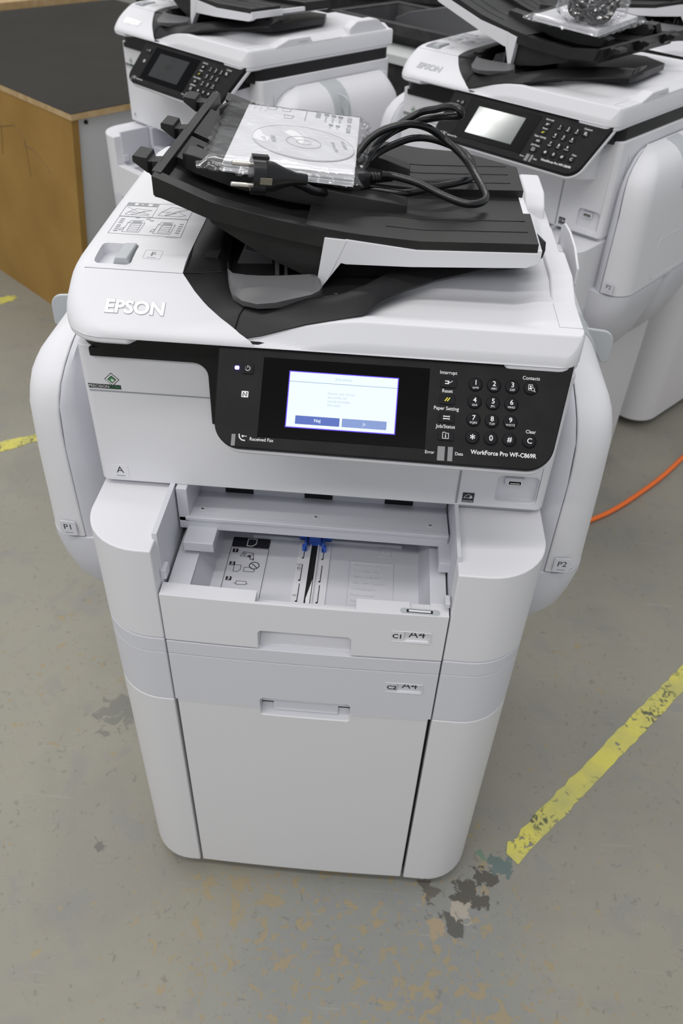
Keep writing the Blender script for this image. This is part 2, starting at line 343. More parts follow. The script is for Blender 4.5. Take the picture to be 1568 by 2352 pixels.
def make_printer():
    root = empty('printer')
    # ---- cabinet
    g = G()
    for s in (-1, 1): g.prism(column(s), .03, .4825, mi=0)
    g.box(XG0-.01, XG1+.01, .014, .53, .035, .481, mi=1); g.box(XG0-.02, XG1+.02, .50, .54, .03, .4825, mi=0)
    cab = build('cabinet', g, [WHC, VOID], root, .0022, 2)
    g = G(); g.prism(front_arc(-.1695, .1695, -.002, .013), .03, .4815)
    door = build('cabinet_door', g, [WHC], cab, .0015, 2)
    g = G(); g.prism(rrect(-.056, .064, .466, .53, .004), -.02, .03, 'y'); cut(door, g)
    g = G(); g.prism([(-.001, .466), (.006, .4665), (.018, .478), (.024, .50), (.03, .50), (.03, .462), (.003, .462)], -.056, .064, 'x')
    g.prism([(.0045, .4715), (.0065, .4715), (.014, .4795), (.012, .4795)], -.040, .048, 'x')
    build('door_grip', g, [WH2], cab, .0015, 2)
    for x in (-.20, .21):
        for y in (.08, .48):
            g = G(); g.cyl((x-.010, y, .0165), .0165, .02, 'x', 20); g.box(x-.013, x+.013, y-.008, y+.008, .02, .034)
            build('caster', g, [BK], cab)
    # ---- lower cassette unit
    g = G()
    for s in (-1, 1):
        g.prism(column(s), .4845, .5795, mi=0); g.prism(column(s), .5805, .6055, mi=0); g.prism(column(s, .0012, -.0028), .470, .620, mi=0)
    g.box(XG0-.01, XG1+.01, .02, .53, .484, .606, mi=1)
    low = build('lower_cassette_unit', g, [WH2, VOID], root, .0008, 1)
    g = G(); g.prism(front_arc(-.1715, .1725, -.004, .013), .4845, .5795); g.prism(front_arc(-.1715, .1725, -.004, .013), .5805, .604)
    dr = build('lower_drawer', g, [WH2], low, .0008, 1)
    g = G(); g.prism(rrect(-.056, .064, .45, .505, .006), -.02, .0125, 'y'); cut(dr, g)
    g = G(); g.box(.122, .1545, -.02, .0, .541, .557); cut(dr, g)
    g = G(); g.box(-.058, .066, .0115, .02, .48, .51); build('handle_recess', g, [WH2], low)
    # ---- body: front columns and main casing
    for s in (-1, 1):
        g = G(); g.prism(column(s), .6075, .756, mi=0); build('front_column', g, [WH], root, .0045, 3)
    g = G()
    outl = rpoly([(XL, .113, .010), (XR, .113, .012), (XR, .545, .02), (XL, .545, .02)], 8)
    g.prism(outl, .764, .950, mi=0)
    g.box(XL+.002, XG0-.006, .125, .54, .74, .765, mi=0); g.box(XG1+.008, XR-.002, .125, .54, .74, .765, mi=0)
    g.box(-.18, .18, .27, .54, .60, .765, mi=0)
    build('upper_casing', g, [WH], root, .0015, 2)
    for a, b in ((-.1765, -.1705), (.173, .1775)):
        g = G(); g.box(a, b, .02, .28, .62, .765); build('inner_wall', g, [WH2], root)
    # seams of the front covers
    for bx in ((-.255, -.110, .1124, .114, .8925, .8938), (.1728, .1752, .1122, .114, .768, .86), (.176, .268, .1124, .114, .7635, .7645),
               (XL-.0004, XL+.001, .14, .54, .8925, .8934), (XR-.001, XR+.0004, .150, .1508, .77, .92), (XR-.001, XR+.0004, .15, .53, .8, .8008)):
        g = G(); g.box(*bx); build('cover_seam', g, [TXG], root, smooth=False)
    g = G(); g.prism(rpoly([(XL+.004, .108, .032), (XR-.006, .108, .026), (XR-.006, .543, .02), (XL+.004, .543, .02)], 8), .9485, .973)
    band = rpoly([(-.246, .9495, 0), (-.246, .939, 0), (-.117, .939, .016), (-.117, .86, 0), (-.08, .86, 0), (-.08, .9495, 0)], 8)
    g.prism(band, .1085, .1145, 'y')
    build('black_band', g, [BK], root, .001, 1)
    # ---- marks on the casing
    g = G(); y = .1126
    g.box(-.2555, -.2185, y, y+.001, .8962, .9015, mi=0)
    g.text('PRECISION', .0052, FRONT(-.2435, y-.0003, .8988), 1, xs=.93); g.text('CORE', .0052, FRONT(-.2253, y-.0003, .8988), 2, xs=.93)
    cx, cz = -.2275, .9085
    def dia(r, mi, yy): g.prism([(cx-r, cz), (cx, cz-r), (cx+r, cz), (cx, cz+r)], yy, yy+.0006, 'y', mi)
    dia(.0085, 0, y+.0003); dia(.0074, 1, y+.0001); dia(.0050, 0, y-.0001); dia(.0040, 2, y-.0003)
    g.prism([(cx-.0012, cz-.0006), (cx+.0012, cz-.003), (cx+.003, cz-.0006), (cx, cz+.0012)], y-.0006, y-.0002, 'y', 1)
    build('casing_badge', g, [TXK, TXW, GRN], root, smooth=False)
    g = G(); g.text('A', .0135, FRONT(-.2365, y-.0002, .7805), 0); g.box(-.242, -.231, y-.0002, y+.001, .7718, .7722, mi=0); g.box(-.2465, -.2265, y, y+.001, .7690, .7880, mi=1)
    build('cover_letter', g, [TXK, WH], root, smooth=False)
    g = G(); g.box(.1805, .1945, y-.0001, y+.001, .770, .7845, mi=0); g.tube([(.1825, y-.0004, .777), (.184, y-.0004, .7805), (.1875, y-.0004, .7825), (.191, y-.0004, .7805), (.1925, y-.0004, .777)], .0003, 6, 1)
    g.text('energy', .0036, FRONT(.1868, y-.0004, .7775), 1); g.box(.1812, .1938, y-.0003, y, .7725, .7728, mi=1)
    st = [(.1905+(.0022 if k % 2 == 0 else .001)*math.cos(R(90+36*k)), .7785+(.0022 if k % 2 == 0 else .001)*math.sin(R(90+36*k))) for k in range(10)]
    g.prism(st, y-.0006, y-.0003, 'y', 1); g.text('ENERGY STAR', .0019, FRONT(.1875, y-.0004, .7715), 1)
    build('energy_sticker', g, [TXK, TXW], root, smooth=False)
    # usb recess
    up = root.children[[c.name.split('.')[0] for c in root.children].index('upper_casing')]
    g = G(); g.prism(rrect(.219, .267, .7745, .8135, .006, 5), .09, .121, 'y'); cut(up, g)
    g = G(); g.box(.228, .250, .1155, .122, .7965, .8085, mi=0); g.prism(rrect(.2315, .2475, .7995, .8055, .0006), .1146, .1158, 'y', 1)
    g.prism(rrect(.2322, .2468, .8002, .8048, .0004), .1143, .1147, 'y', 2); g.box(.234, .245, .114, .1144, .8018, .8026, mi=1)
    build('usb_port', g, [WH2, CHR, VOID], root, smooth=False)
    # ---- paper output opening
    g = G()
    g.prism([(.105, .700), (.105, .7195), (.110, .7205), (.172, .7085), (.172, .764), (.178, .764), (.178, .700)], -.1685, .171, 'x', 0)
    g.prism([(.103, .715), (.103, .7205), (.110, .7208), (.110, .715)], -.160, .171, 'x', 0)
    g.box(-.158, -.120, .074, .128, .690, .7045, mi=0)
    g.box(-.1685, -.155, .105, .175, .712, .764, mi=0)
    sh = build('output_shelf', g, [mat('smooth_white', (.60, .605, .65), .16)], root, .001, 2)
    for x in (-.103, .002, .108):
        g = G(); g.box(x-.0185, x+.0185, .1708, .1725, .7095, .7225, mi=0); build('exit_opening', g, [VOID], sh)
    for x in (-.142, .003, .148):
        g = G(); g.cyl((x, .1235, .7165), .0036, .0022, n=18, mi=0); g.cyl((x, .1235, .7170), .0024, .0020, n=14, mi=1); build('screw', g, [WH, CHR], sh)
    for k, bx in enumerate(((.160, .181, .0695, .111, .690, .706), (.1665, .1725, .006, .021, .694, .702), (-.172, -.1655, .018, .034, .694, .709))):
        g = G(); g.box(*bx, mi=0)
        if k == 0: g.box(.164, .178, .108, .113, .7055, .716, mi=1)
        build('drawer_stop', g, [WH2, GRL], root, .0012, 2)
    # ---- upper drawer
    g = G(); g.prism(front_arc(-.1715, .1725, -.004, .0175), .6075, .687)
    dr = build('upper_drawer', g, [WH], root, .0022, 3)
    g = G(); g.prism(rrect(-.055, .060, .585, .640, .006), -.02, .03, 'y'); cut(dr, g)
    g = G(); g.box(-.057, .063, .0005, .04, .672, .70); cut(dr, g)
    g = G(); g.box(.1225, .1525, -.02, .0, .6405, .6565); cut(dr, g)
    g = G(); g.cyl((.1385, .0155, .684), .0125, .01, n=24); cut(dr, g)
    g = G(); g.box(-.1665, .1705, .012, .27, .636, .6425); g.box(-.1665, -.1395, .012, .27, .64, .6835); g.box(.1505, .1705, .012, .27, .64, .6835)
    g.prism([(-.1405, .64), (-.125, .64), (-.1405, .68)], .0178, .27, 'y'); g.prism([(.1515, .64), (.14, .64), (.1515, .68)], .0178, .27, 'y')
    g.box(-.085, .118, .158, .161, .642, .6475); g.box(.087, .104, .140, .1405, .642, .6432); g.box(.087, .104, .155, .1555, .642, .6432)
    g.box(.087, .0875, .14, .1555, .642, .6432); g.box(.1035, .104, .14, .1555, .642, .6432)
    g.box(.049, .108, .125, .1257, .642, .6432); g.box(.049, .0497, .03, .1257, .642, .6432); g.box(.1073, .108, .03, .1257, .642, .6432)
    tr = build('drawer_tray', g, [WH2], dr, .0010, 2)
    g = G(); g.text('A4', .0085, TOP(.0955, .1475, .6431), 0, ext=.0003); build('embossed_mark', g, [WH], dr, smooth=False); g = G()
    for k, t in enumerate(('Plain Paper Only', 'Ordentligt papper', 'Papier ordinaire', 'Solo carta comune', 'Normalpapier', 'Papel normal', 'Gewoon papier', 'Papir normalny')):
        g.text(t, .0058, TOP(.053, .1195-k*.0108, .6431), 0, ext=.0003, align='LEFT')
    build('embossed_text', g, [WH], dr, smooth=False)
    g = G(); g.prism([(-.0030, .6015), (.003, .6020), (.016, .611), (.0235, .622), (.0250, .635), (.0250, .642), (.028, .642), (.028, .5990), (-.002, .5990)], -.055, .060, 'x'); g.box(-.058, -.0548, .0, .028, .5985, .642); g.box(.0598, .063, .0, .028, .5985, .642); g.box(-.058, .063, .002, .028, .6395, .6425)
    build('drawer_handle', g, [WH], dr, .0015, 2)
    for zc_, t, x_ in ((.6485, 'C1', 0), (.549, 'C2', .0005)):
        h = dr if t == 'C1' else low; g = G(); yy = -.0032
        g.text(t, .0105, FRONT(.1150+x_, yy, zc_), 0, bold=.025)
        fr = [(.1075, zc_-.0092), (.1075, zc_+.0092), (.1545, zc_+.0092), (.1545, zc_-.0092)]
        for a, b in zip(fr, fr[1:]+fr[:1]): g.tube([(a[0], yy+.0003, a[1]), (b[0], yy+.0003, b[1])], .00045, 6, 1)
        g.box(.1225+x_, .1545, .0003, .0012, zc_-.0085, zc_+.0085, mi=2); g.text('A4', .0175, FRONT(.1385, -.0001, zc_+.0022), 0)
        build('size_label', g, [TXK, WH, GRL], h, smooth=False)
    g = G(); g.prism(rrect(.115, .162, -.0005, .0085, .004), .6868, .6876, mi=0); g.box(.1225, .1535, .0015, .0065, .6873, .6879, mi=1); g.box(.125, .151, .0022, .0046, .6878, .6893, mi=2)
    build('size_card_slot', g, [GRL, VOID, PAPER], dr, .0004, 1)
    # length guide rail with blue grip
    g = G(); g.box(-.0205, .0225, .018, .17, .6425, .6445, mi=0); g.box(-.0035, .0045, .018, .155, .6444, .6450, mi=1)
    g.prism([(-.002, .05), (.0035, .085), (.0035, .03), (0, .02)], .6451, .6454, mi=2)
    for x in (-.0125, .0135):
        for y0, y1 in ((.124, .148), (.082, .112), (.045, .076), (.02, .040)): g.box(x-.0005, x+.0005, y0, y1, .6444, .6449, mi=1); g.box(x-.0022, x+.0005, y0-.001, y0+.001, .6444, .6449, mi=1)
    g.box(-.0055, -.0037, .018, .16, .6444, .6475, mi=0); g.box(.0047, .0065, .018, .16, .6444, .6475, mi=0)
    g.text('LGL', .0040, TOP(-.0165, .111, .6448), 1); g.text('B4', .0046, TOP(-.0165, .104, .6448), 1); g.box(-.0185, -.0145, .1075, .1078, .6444, .6448, mi=1); g.box(-.0185, -.0145, .1002, .1005, .6444, .6448, mi=1); g.text('A3', .0042, TOP(-.0165, .055, .6448), 1)
    build('guide_rail', g, [WH, VOID, PAPER], dr, smooth=False)
    g = G(); g.prism([(.148, .645), (.151, .658), (.158, .668), (.175, .672), (.175, .645)], -.008, .009, 'x'); g.box(-.0215, -.0105, .158, .175, .645, .666); g.box(.0115, .0225, .158, .175, .645, .666)
    g.box(-.0125, -.0098, .136, .17, .645, .662); g.box(.0108, .0135, .136, .17, .645, .662); g.box(-.0155, -.0095, .136, .142, .645, .654); g.box(.0105, .0165, .136, .142, .645, .654)
    g.box(-.0215, .0225, .172, .178, .645, .672)
    build('length_guide', g, [BLU], dr, .0008, 1)
    # loading sticker
    g = G(); zt = .6428; x0, x1 = -.1115, -.0605
    g.prism(rrect(x0-.002, x1+.002, .018, .160, .003), .642, zt, mi=3)
    g.prism(rrect(x0, x1, .138, .157, .002), .642, zt+.0003, mi=0)
    ic = [(-.089, .1405), (-.089, .1545), (-.077, .1545), (-.077, .1455), (-.0815, .1405), (-.089, .1405)]
    for a, b in zip(ic, ic[1:]): g.tube([(a[0]-.002, a[1], zt+.0004), (b[0]-.002, b[1], zt+.0004)], .0006, 6, 1)
    fr = [(x0, .137), (x1, .137), (x1, .018), (x0, .018)]
    for a, b in zip(fr, fr[1:]+fr[:1]): g.tube([(*a, zt), (*b, zt)], .0004, 6, 0)
    for k, yy in enumerate((.1305, .1055, .0775)): g.prism(rrect(x0+.003, x0+.0105, yy-.0035, yy+.0035, .001), zt, zt+.0004, mi=0); g.text(str(k+1), .008, TOP(x0+.0067, yy, zt+.0005), 1, bold=.02)
    def outline(P, mi=0, r=.00035):
        for a, b in zip(P, P[1:]+P[:1]): g.tube([(*a, zt+.0002), (*b, zt+.0002)], r, 6, mi)
    outline([(-.097, .120), (-.093, .129), (-.080, .127), (-.078, .114), (-.083, .115), (-.084, .119)]); outline([(-.084, .119), (-.080, .127), (-.0785, .1145)])
    for k in range(3): outline([(-.094, .122+.0022*k), (-.089, .1215+.0022*k)])
    g.prism([(-.088, .121), (-.084, .124), (-.082, .119)], zt, zt+.0004, mi=0)
    outline([(-.1015, .091), (-.1015, .103), (-.0925, .103), (-.0925, .095), (-.095, .091)])
    outline([(-.088, .092), (-.088, .100), (-.079, .100), (-.0735, .095), (-.075, .092)])
    outline([(-.0755+.0065*math.cos(k*.524), .104+.0065*math.sin(k*.524)) for k in range(12)], r=.0006); outline([(-.080, .1085), (-.071, .0995)], r=.0006)
    outline([(-.094, .068), (-.094, .074), (-.081, .074), (-.081, .068)]); outline([(-.097, .070), (-.094, .070)]); outline([(-.081, .070), (-.078, .070)])
    build('loading_sticker', g, [TXK, TXW, TXG, WH2], dr, smooth=False)
    # ---- control panel
    g = G()
    face = rpoly([(-.131, .058, .002), (-.127, -.0535, .026), (.212, -.0555, .028), (.2325, .058, .002)], 10)
    a = len(g.v); g.prism(face, -.013, 0, mi=0)
    face2 = rpoly([(-.129, .058, .002), (-.125, -.0565, .028), (.214, -.0585, .030), (.2345, .058, .002)], 10)
    g.prism(face2, -.016, -.0085, mi=1); g.mat4(PM, a)
    # white chin underneath, black web up to the lid
    chin = [(.024, .899), (.026, .892), (.118, .872), (.118, .950), (.072, .945)]
    g.prism(chin, -.072, .240, 'x', 1)
    g.prism([(.050, .930), (.118, .935), (.118, .973), (.088, .973)], -.086, .2445, 'x', 0); g.prism([(.085, .950), (.118, .942), (.118, .973), (.088, .973)], .24, .262, 'x', 0)
    pan = build('control_panel', g, [PAN, WH, TXW, TXY], root, .0016, 2)
    g = G()
    for t, u, v, s in (('Interrupt', .1055, .0385, .0052), ('Reset', .1055, .0195, .0052), ('Paper Setting', .1055, .0015, .0052), ('Job/Status', .106, -.0170, .0052),
                       ('Contacts', .189, .0385, .0052), ('Clear', .1915, -.0165, .0050), ('Received Fax', -.0785, -.0440, .0050), ('Error', .0917, -.0442, .0046), ('Data', .1212, -.0440, .0046), ):
        g.text(t, s, PT(u, v, .0002), 0, xs=.92, bold=.004); build('key_caption', g, [TXW], pan, smooth=False); g = G()
    g.text('WorkForce Pro WF-C869R', .0062, PT(.1655, -.0410, .0002), 0, bold=.018, xs=.92)
    build('model_lettering', g, [TXW], pan, smooth=False); g = G()
    a = len(g.v)
    g.tube([(-.1015, -.0395, .0002), (-.1010, -.0430, .0002), (-.0985, -.0455, .0002), (-.0950, -.0460, .0002)], .0007, 6, 0); g.tube([(-.0985, -.0415, .0002), (-.0935, -.0415, .0002)], .0004, 6, 0)
    g.prism([(-.0992, -.0415), (-.0972, -.040), (-.0972, -.043)], .0001, .0004, mi=0)
    g.mat4(PM, a); build('fax_symbol', g, [TXW], pan, smooth=False); g = G(); a = 0
    g.prism(rrect(-.1028, -.0958, -.0015, .0050, .0008), 0, .0003, mi=0)   # tag-reader mark
    g.tube([(-.1012, -.0005, .0004), (-.1012, .0038, .0004), (-.0975, -.0003, .0004), (-.0975, .0040, .0004)], .0006, 6, 1)
    g.mat4(PM, a)
    build('tag_reader_mark', g, [TXW, PAN], pan, smooth=False)
    g = G(); g.prism([(-.083, .0415), (-.083, -.041), (.0865, -.041), (.0865, .0415)], -.001, .0006); g.mat4(PM)
    build('screen_bezel', g, [BKG], pan, .0003, 1)
    g = G(); hw, hh = .0548, .0283; w = .0009
    g.prism([(-hw-.001, -hh-.001), (hw+.001, -hh-.001), (hw+.001, hh+.001), (-hw-.001, hh+.001)], 0, w, mi=1)
    g.prism([(-hw, -hh), (hw, -hh), (hw, hh), (-hw, hh)], 0, w+.0001, mi=0)
    g.box(-hw, hw, .0181, .0187, w, w+.0002, mi=2); g.prism(rrect(-.0460, -.0010, -.0252, -.0165, .0006), w, w+.0002, mi=3); g.prism(rrect(.0014, .0466, -.0252, -.0165, .0006), w, w+.0002, mi=4); g.mat4(PM)
    g.text('Nej', .0046, PT(-.0235, -.0208, w+.0003), 6, bold=.02); g.text('Ja', .0046, PT(.024, -.0208, w+.0003), 6)
    g.text('Bekräftelse', .0038, PT(0, .0232, w+.0003), 5)
    for k, t in enumerate(('Datum och tid har', 'återställts till', 'standardinställn.', 'Återställ?')): g.text(t, .0037, PT(-.0150, .0082-.0040*k, w+.0003), 5, align='LEFT')
    build('touchscreen', g, [SCR, SCE, SCL, SCB, SCC, SCT, SCW], pan, smooth=False)
    # keys
    cols = (.1335, .1520, .1705); rows = (.0282, .0102, -.0080, -.0260)
    lab = (('1', 'symb'), ('2', 'ABC'), ('3', 'DEF'), ('4', 'GHI'), ('5', 'JKL'), ('6', 'MNO'), ('7', 'PQRS'), ('8', 'TUV'), ('9', 'WXYZ'), ('*', ''), ('0', ''), ('#', ''))
    def disc(g, u, v, r=.0066):
        prof = ((r+.0006, 0), (r+.0006, .0003), (r, .0012), (r*.82, .0015), (r*.4, .0011)); rings = []
        for rr, h in prof: rings.append([(u+rr*math.cos(2*math.pi*k/28), v+rr*math.sin(2*math.pi*k/28), h) for k in range(28)])
        a = len(g.v); g.loft(rings, mi=0); g.mat4(PM, a)
    for i, (t, s) in enumerate(lab):
        u, v = cols[i % 3], rows[i//3]; g = G(); disc(g, u, v)
        if s: g.text(t, .0071, PT(u, v+.0016, .0018), 1, bold=.012); g.text(s, .0031, PT(u, v-.0034, .0018), 1)
        else: g.text(t, .0078 if t != '*' else .012, PT(u, v-(.0022 if t == '*' else 0), .0018), 1, bold=.012)
        build('number_key', g, [KEY, TXW], pan, ang=60)
    g = G(); disc(g, .1890, .0282); a = len(g.v)
    P = [(.1865, .0315), (.1865, .0258), (.1885, .0258)]; g.tube([(*p, .0018) for p in P], .00035, 6, 1); g.tube([(.1865, .0315, .0018), (.1905, .0315, .0018), (.1905, .029, .0018)], .00035, 6, 1)
    g.cyl((.1885, .0297, .0016), .0009, .0005, mi=1, n=10); g.prism([(.1870, .0270), (.1900, .0270), (.1895, .0284), (.1875, .0284)], .0016, .0020, mi=1)
    g.tube([(.1908+.0017*math.cos(k*.6), .0268+.0017*math.sin(k*.6), .0018) for k in range(12)], .0003, 6, 1); g.tube([(.1920, .0256, .0018), (.1935, .0242, .0018)], .0004, 6, 1); g.mat4(PM, a)
    build('contacts_key', g, [KEY, TXW], pan, ang=60)
    g = G(); disc(g, .1905, -.0262); g.text('C', .0076, PT(.1905, -.0262, .0018), 1, bold=.01); build('clear_key', g, [KEY, TXW], pan, ang=60)
    def sq(name, u, v, w2=.0078, h2=.0050, fn=None, mats=(KEY, TXW, TXY)):
        g = G(); g.prism(rrect(u-w2, u+w2, v-h2, v+h2, .0012), 0, .0013, mi=0)
        fn(g, u, v); g.mat4(PM); return build(name, g, list(mats), pan, .0003, 1, smooth=False)
    z = .0015
    def f1(g, u, v):
        for q in (-.0013, .0013): g.box(u-.0035, u+.0005, v+q-.0005, v+q+.0005, .0013, z, mi=1)
        g.tube([(u, v, z), (u+.002, v-.0002, z), (u+.004, v+.0018, z)], .0004, 6, 1); g.prism([(u-.001, v), (u+.0008, v+.0013), (u+.0008, v-.0013)], .0013, z+.0001, mi=1)
    def f2(g, u, v):
        for q in (-.0012, .0012): g.prism([(u+q-.0018, v-.0018), (u+q-.0008, v-.0022), (u+q+.0018, v+.0016), (u+q+.0008, v+.002)], .0013, z, mi=2)
    def f3(g, u, v):
        for q in (-.0012, .0012): g.box(u-.0034, u+.0034, v+q-.0005, v+q+.0005, .0013, z, mi=1)
        for q in (-.0028, .0028): g.box(u+q-.0006, u+q+.0006, v-.0020, v-.0005, .0013, z, mi=1); g.box(u+q-.0006, u+q+.0006, v+.0005, v+.0020, .0013, z, mi=1)
    def f4(g, u, v):
        P = [(-.003, -.0032), (-.003, .003), (-.0006, .003), (0, .0022), (.003, .0022), (.003, -.0032)]
        for a, b in zip(P, P[1:]+P[:1]): g.tube([(u+a[0], v+a[1], z), (u+b[0], v+b[1], z)], .00035, 6, 1)
        g.box(u-.0005, u+.0005, v-.0024, v+.0002, .0013, z, mi=1); g.box(u-.0005, u+.0005, v+.0007, v+.0014, .0013, z, mi=1)
    def f5(g, u, v):
        g.tube([(u+.0024*math.cos(R(120+300*k/14)), v+.0024*math.sin(R(120+300*k/14)), z) for k in range(15)], .0004, 6, 1); g.tube([(u, v+.0003, z), (u, v+.0032, z)], .0004, 6, 1)
    sq('interrupt_key', .1060, .0282, fn=f1); sq('reset_key', .1060, .0108, fn=f2); sq('paper_setting_key', .1062, -.0080, fn=f3); sq('job_status_key', .1065, -.0262, fn=f4)
    sq('power_button', -.0985, .0285, .0058, .0055, fn=f5)
    g = G(); g.prism(rrect(-.1120, -.1075, .0268, .0306, .0012), .0001, .0008); g.mat4(PM); build('power_lamp', g, [LED], pan)
    for u0, u1, v0, v1 in ((.0995, .1068, -.0520, -.0375), (.1098, .1148, -.0520, -.0375), (-.1090, -.1050, -.0520, -.0400)):
        g = G(); g.prism([(u0, v0), (u1, v0), (u1, v1), (u0, v1)], -.0005, .0006); g.mat4(PM); build('indicator_lamp', g, [TRAN], pan)
    # ---- scanner lid
    g = G()
    g.prism(rpoly([(-.265, .079, .0475), (-.190, .079, 0), (-.178, .098, 0), (.184, .098, 0), (.196, .079, 0), (.2728, .079, .0235), (.2728, .549, .02), (-.265, .549, .02)], 8), .9715, .9812, mi=0)
    lid = build('scanner_lid', g, [WH], root, .0042, 3)
    # top of the lid: front rim, then a shallow bowl that catches the sheets and a raised rear part
    g = G()
    def sm(t): t = max(0, min(1, t)); return t*t*(3-2*t)
    def zt_(x, y):
        z = 1.0115; u = min(sm((x+.10)/.03), sm((.236-x)/.03), sm((y-.098)/.020)); kk = .175-.03*max(0, .24-x)/.3
        z -= .0050*u*(1-sm((y-kk)/.028)); z += .0085*sm((y-kk)/.032)*sm((x+.02)/.10)*sm((.262-x)/.02)
        return z
    ys = [.0785, .0794, .0796, .0808, .0822, .084, .086, .0880, .0888, .0894, .0905, .092, .096]+[.100+i*.0045 for i in range(40)]+[.29+i*.02 for i in range(13)]+[.546, .5495]
    NX = 60; vs = []
    for y in ys:
        r = .024; d = y-.0785; x1 = .2733-(r-math.sqrt(max(0, r*r-(r-d)**2)) if d < r else 0); x0 = -.13
        for i in range(NX):
            t = i/(NX-1); t = 1-(1-t)**1.25; x = x0+(x1-x0)*t; zz = zt_(x, y); q = .0045
            zz = min(zz, interp([(-.13, .9850), (-.083, .9835), (-.070, .984), (-.053, .9875), (-.03, .9955), (-.008, 1.0025), (.02, 1.009), (.048, 1.0115), (.07, 1.02)], x))
            d1 = x1-x; d2 = y-.0785; dr = q-math.sqrt(max(0, q*q-(q-d1)**2)) if d1 < q else 0; dr2 = (1-(d2-.001)/.0095)*.0215 if .001 < d2 < .0105 else (.031 if d2 <= .001 else 0)
            vs.append((x, y, max(.9803, zz-max(dr, dr2))))
    N = len(vs); M_ = len(ys); fs = [(j*NX+i, j*NX+i+1, (j+1)*NX+i+1, (j+1)*NX+i) for j in range(M_-1) for i in range(NX-1)]
    vs += [(p[0], p[1], .9797) for p in vs]; fs += [tuple(i+N for i in f) for f in fs]
    fs += [(i, i+1, i+1+N, i+N) for i in range(NX-1)]+[((M_-1)*NX+i, (M_-1)*NX+i+1, (M_-1)*NX+i+1+N, (M_-1)*NX+i+N) for i in range(NX-1)]
    fs += [(j*NX, (j+1)*NX, (j+1)*NX+N, j*NX+N) for j in range(M_-1)]+[(j*NX+NX-1, (j+1)*NX+NX-1, (j+1)*NX+NX-1+N, j*NX+NX-1+N) for j in range(M_-1)]
    g.add(vs, fs); build('sheet_bowl', g, [WH], lid, ang=50)
    # right hand rail of the lid and hinge housing
    g = G()
    g.prism(rpoly([(.155, 1.004, 0), (.165, 1.0115, .003), (.205, 1.0235, .008), (.270, 1.0235, .006), (.278, 1.013, .003), (.372, 1.013, .003), (.374, 1.004, 0)], 5), .2465, .2725, 'x')
    g.prism(rpoly([(.40, .99, 0), (.405, 1.024, .012), (.43, 1.037, .018), (.50, 1.037, .035), (.549, 1.005, .03), (.549, .975, 0)], 6), .240, .2655, 'x')
    g.prism(rpoly([(.46, .99, 0), (.46, 1.022, .01), (.52, 1.022, .02), (.549, .99, .01)], 6), -.14, .233, 'x')
    build('hinge_housing', g, [WH], lid, .006, 3)
    for bx in ((.2466, .2474, .105, .158, 1.0112, 1.0119), (.2474, .2705, .1045, .1053, 1.0112, 1.0119), (.2724, .2732, .235, .262, 1.004, 1.0065), (.2724, .2732, .235, .262, 1.015, 1.0165)):
        g = G(); g.box(*bx); build('lid_seam', g, [TXL], lid, smooth=False)
    # ---- document feeder cover
    g = G(); prof = [(.0785, .9800), (.0788, .9825), (.0803, .9858), (.0835, .9890), (.14, 1.0245), (.148, 1.0285), (.158, 1.0310), (.175, 1.0330), (.30, 1.037), (.50, 1.040), (.530, 1.036), (.545, 1.026), (.55, 1.005)]
    ys = [.0785, .0788, .0793, .0803, .0818, .0835, .086, .09, .095, .10, .105, .11, .115, .12, .125, .13, .135, .14, .1415, .144, .148, .153, .158, .166, .175, .20, .25, .30, .36, .42, .48, .50, .51, .52, .53, .538, .545, .55]
    xr = [(.0785, -.060), (.085, -.074), (.091, -.082), (.100, -.097), (.112, -.114), (.125, -.128), (.142, -.143), (.30, -.1435), (.55, -.1435)]
    NX = 26; vs = []; 
    for y in ys:
        r = .048; d = y-.0785; xl = -.2655+(r-math.sqrt(max(0, r*r-(r-d)**2)) if d < r else 0)
        x1 = interp(xr, y)
        for i in range(NX):
            t = i/(NX-1); x = xl+(x1-xl)*(t**1.8 if True else t)
            rr = .022; dx = x-xl; zz = interp(prof, y); drop = rr-math.sqrt(max(0, rr*rr-(rr-dx)**2)) if dx < rr else 0
            vs.append((x, y, max(.980, zz-drop*min(1, max(0, zz-.979)/.02))))
    N = len(vs); fs = [(j*NX+i, j*NX+i+1, (j+1)*NX+i+1, (j+1)*NX+i) for j in range(len(ys)-1) for i in range(NX-1)]
    vs += [(p[0], p[1], .9795) for p in vs]
    fs += [tuple(i+N for i in f) for f in fs]
    M_ = len(ys)
    fs += [(i, i+1, i+1+N, i+N) for i in range(NX-1)]+[((M_-1)*NX+i, (M_-1)*NX+i+1, (M_-1)*NX+i+1+N, (M_-1)*NX+i+N) for i in range(NX-1)]
    fs += [(j*NX, (j+1)*NX, (j+1)*NX+N, j*NX+N) for j in range(M_-1)]+[(j*NX+NX-1, (j+1)*NX+NX-1, (j+1)*NX+NX-1+N, j*NX+NX-1+N) for j in range(M_-1)]
    g.add(vs, fs)
    adf = build('feeder_cover', g, [WH], root, ang=60)
    g = G(); g.box(-.247, -.1435, .1417, .1423, 1.0225, 1.0258); build('feeder_seam', g, [TXG], adf, smooth=False)
    SL = Matrix.Translation((-.1865, .1035, 1.0020)) @ Euler((math.atan2(.036, .057), 0, 0)).to_matrix().to_4x4()
    g = G(); g.text('EPSON', .0205, SL, 1, ext=.0001, bold=.052, xs=1.0); g.text('EPSON', .0205, SL @ Matrix.Translation((0, 0, .0004)), 0, ext=.0002, bold=.028, xs=1.0); build('brand_letters', g, [LOGO, mat('logo_edge', (.42, .42, .46), .5)], adf, smooth=False)
    # latch
    g = G(); g.prism(rrect(-.2395, -.200, .148, .190, .006), 1.02, 1.06); 
    cut(adf, g)
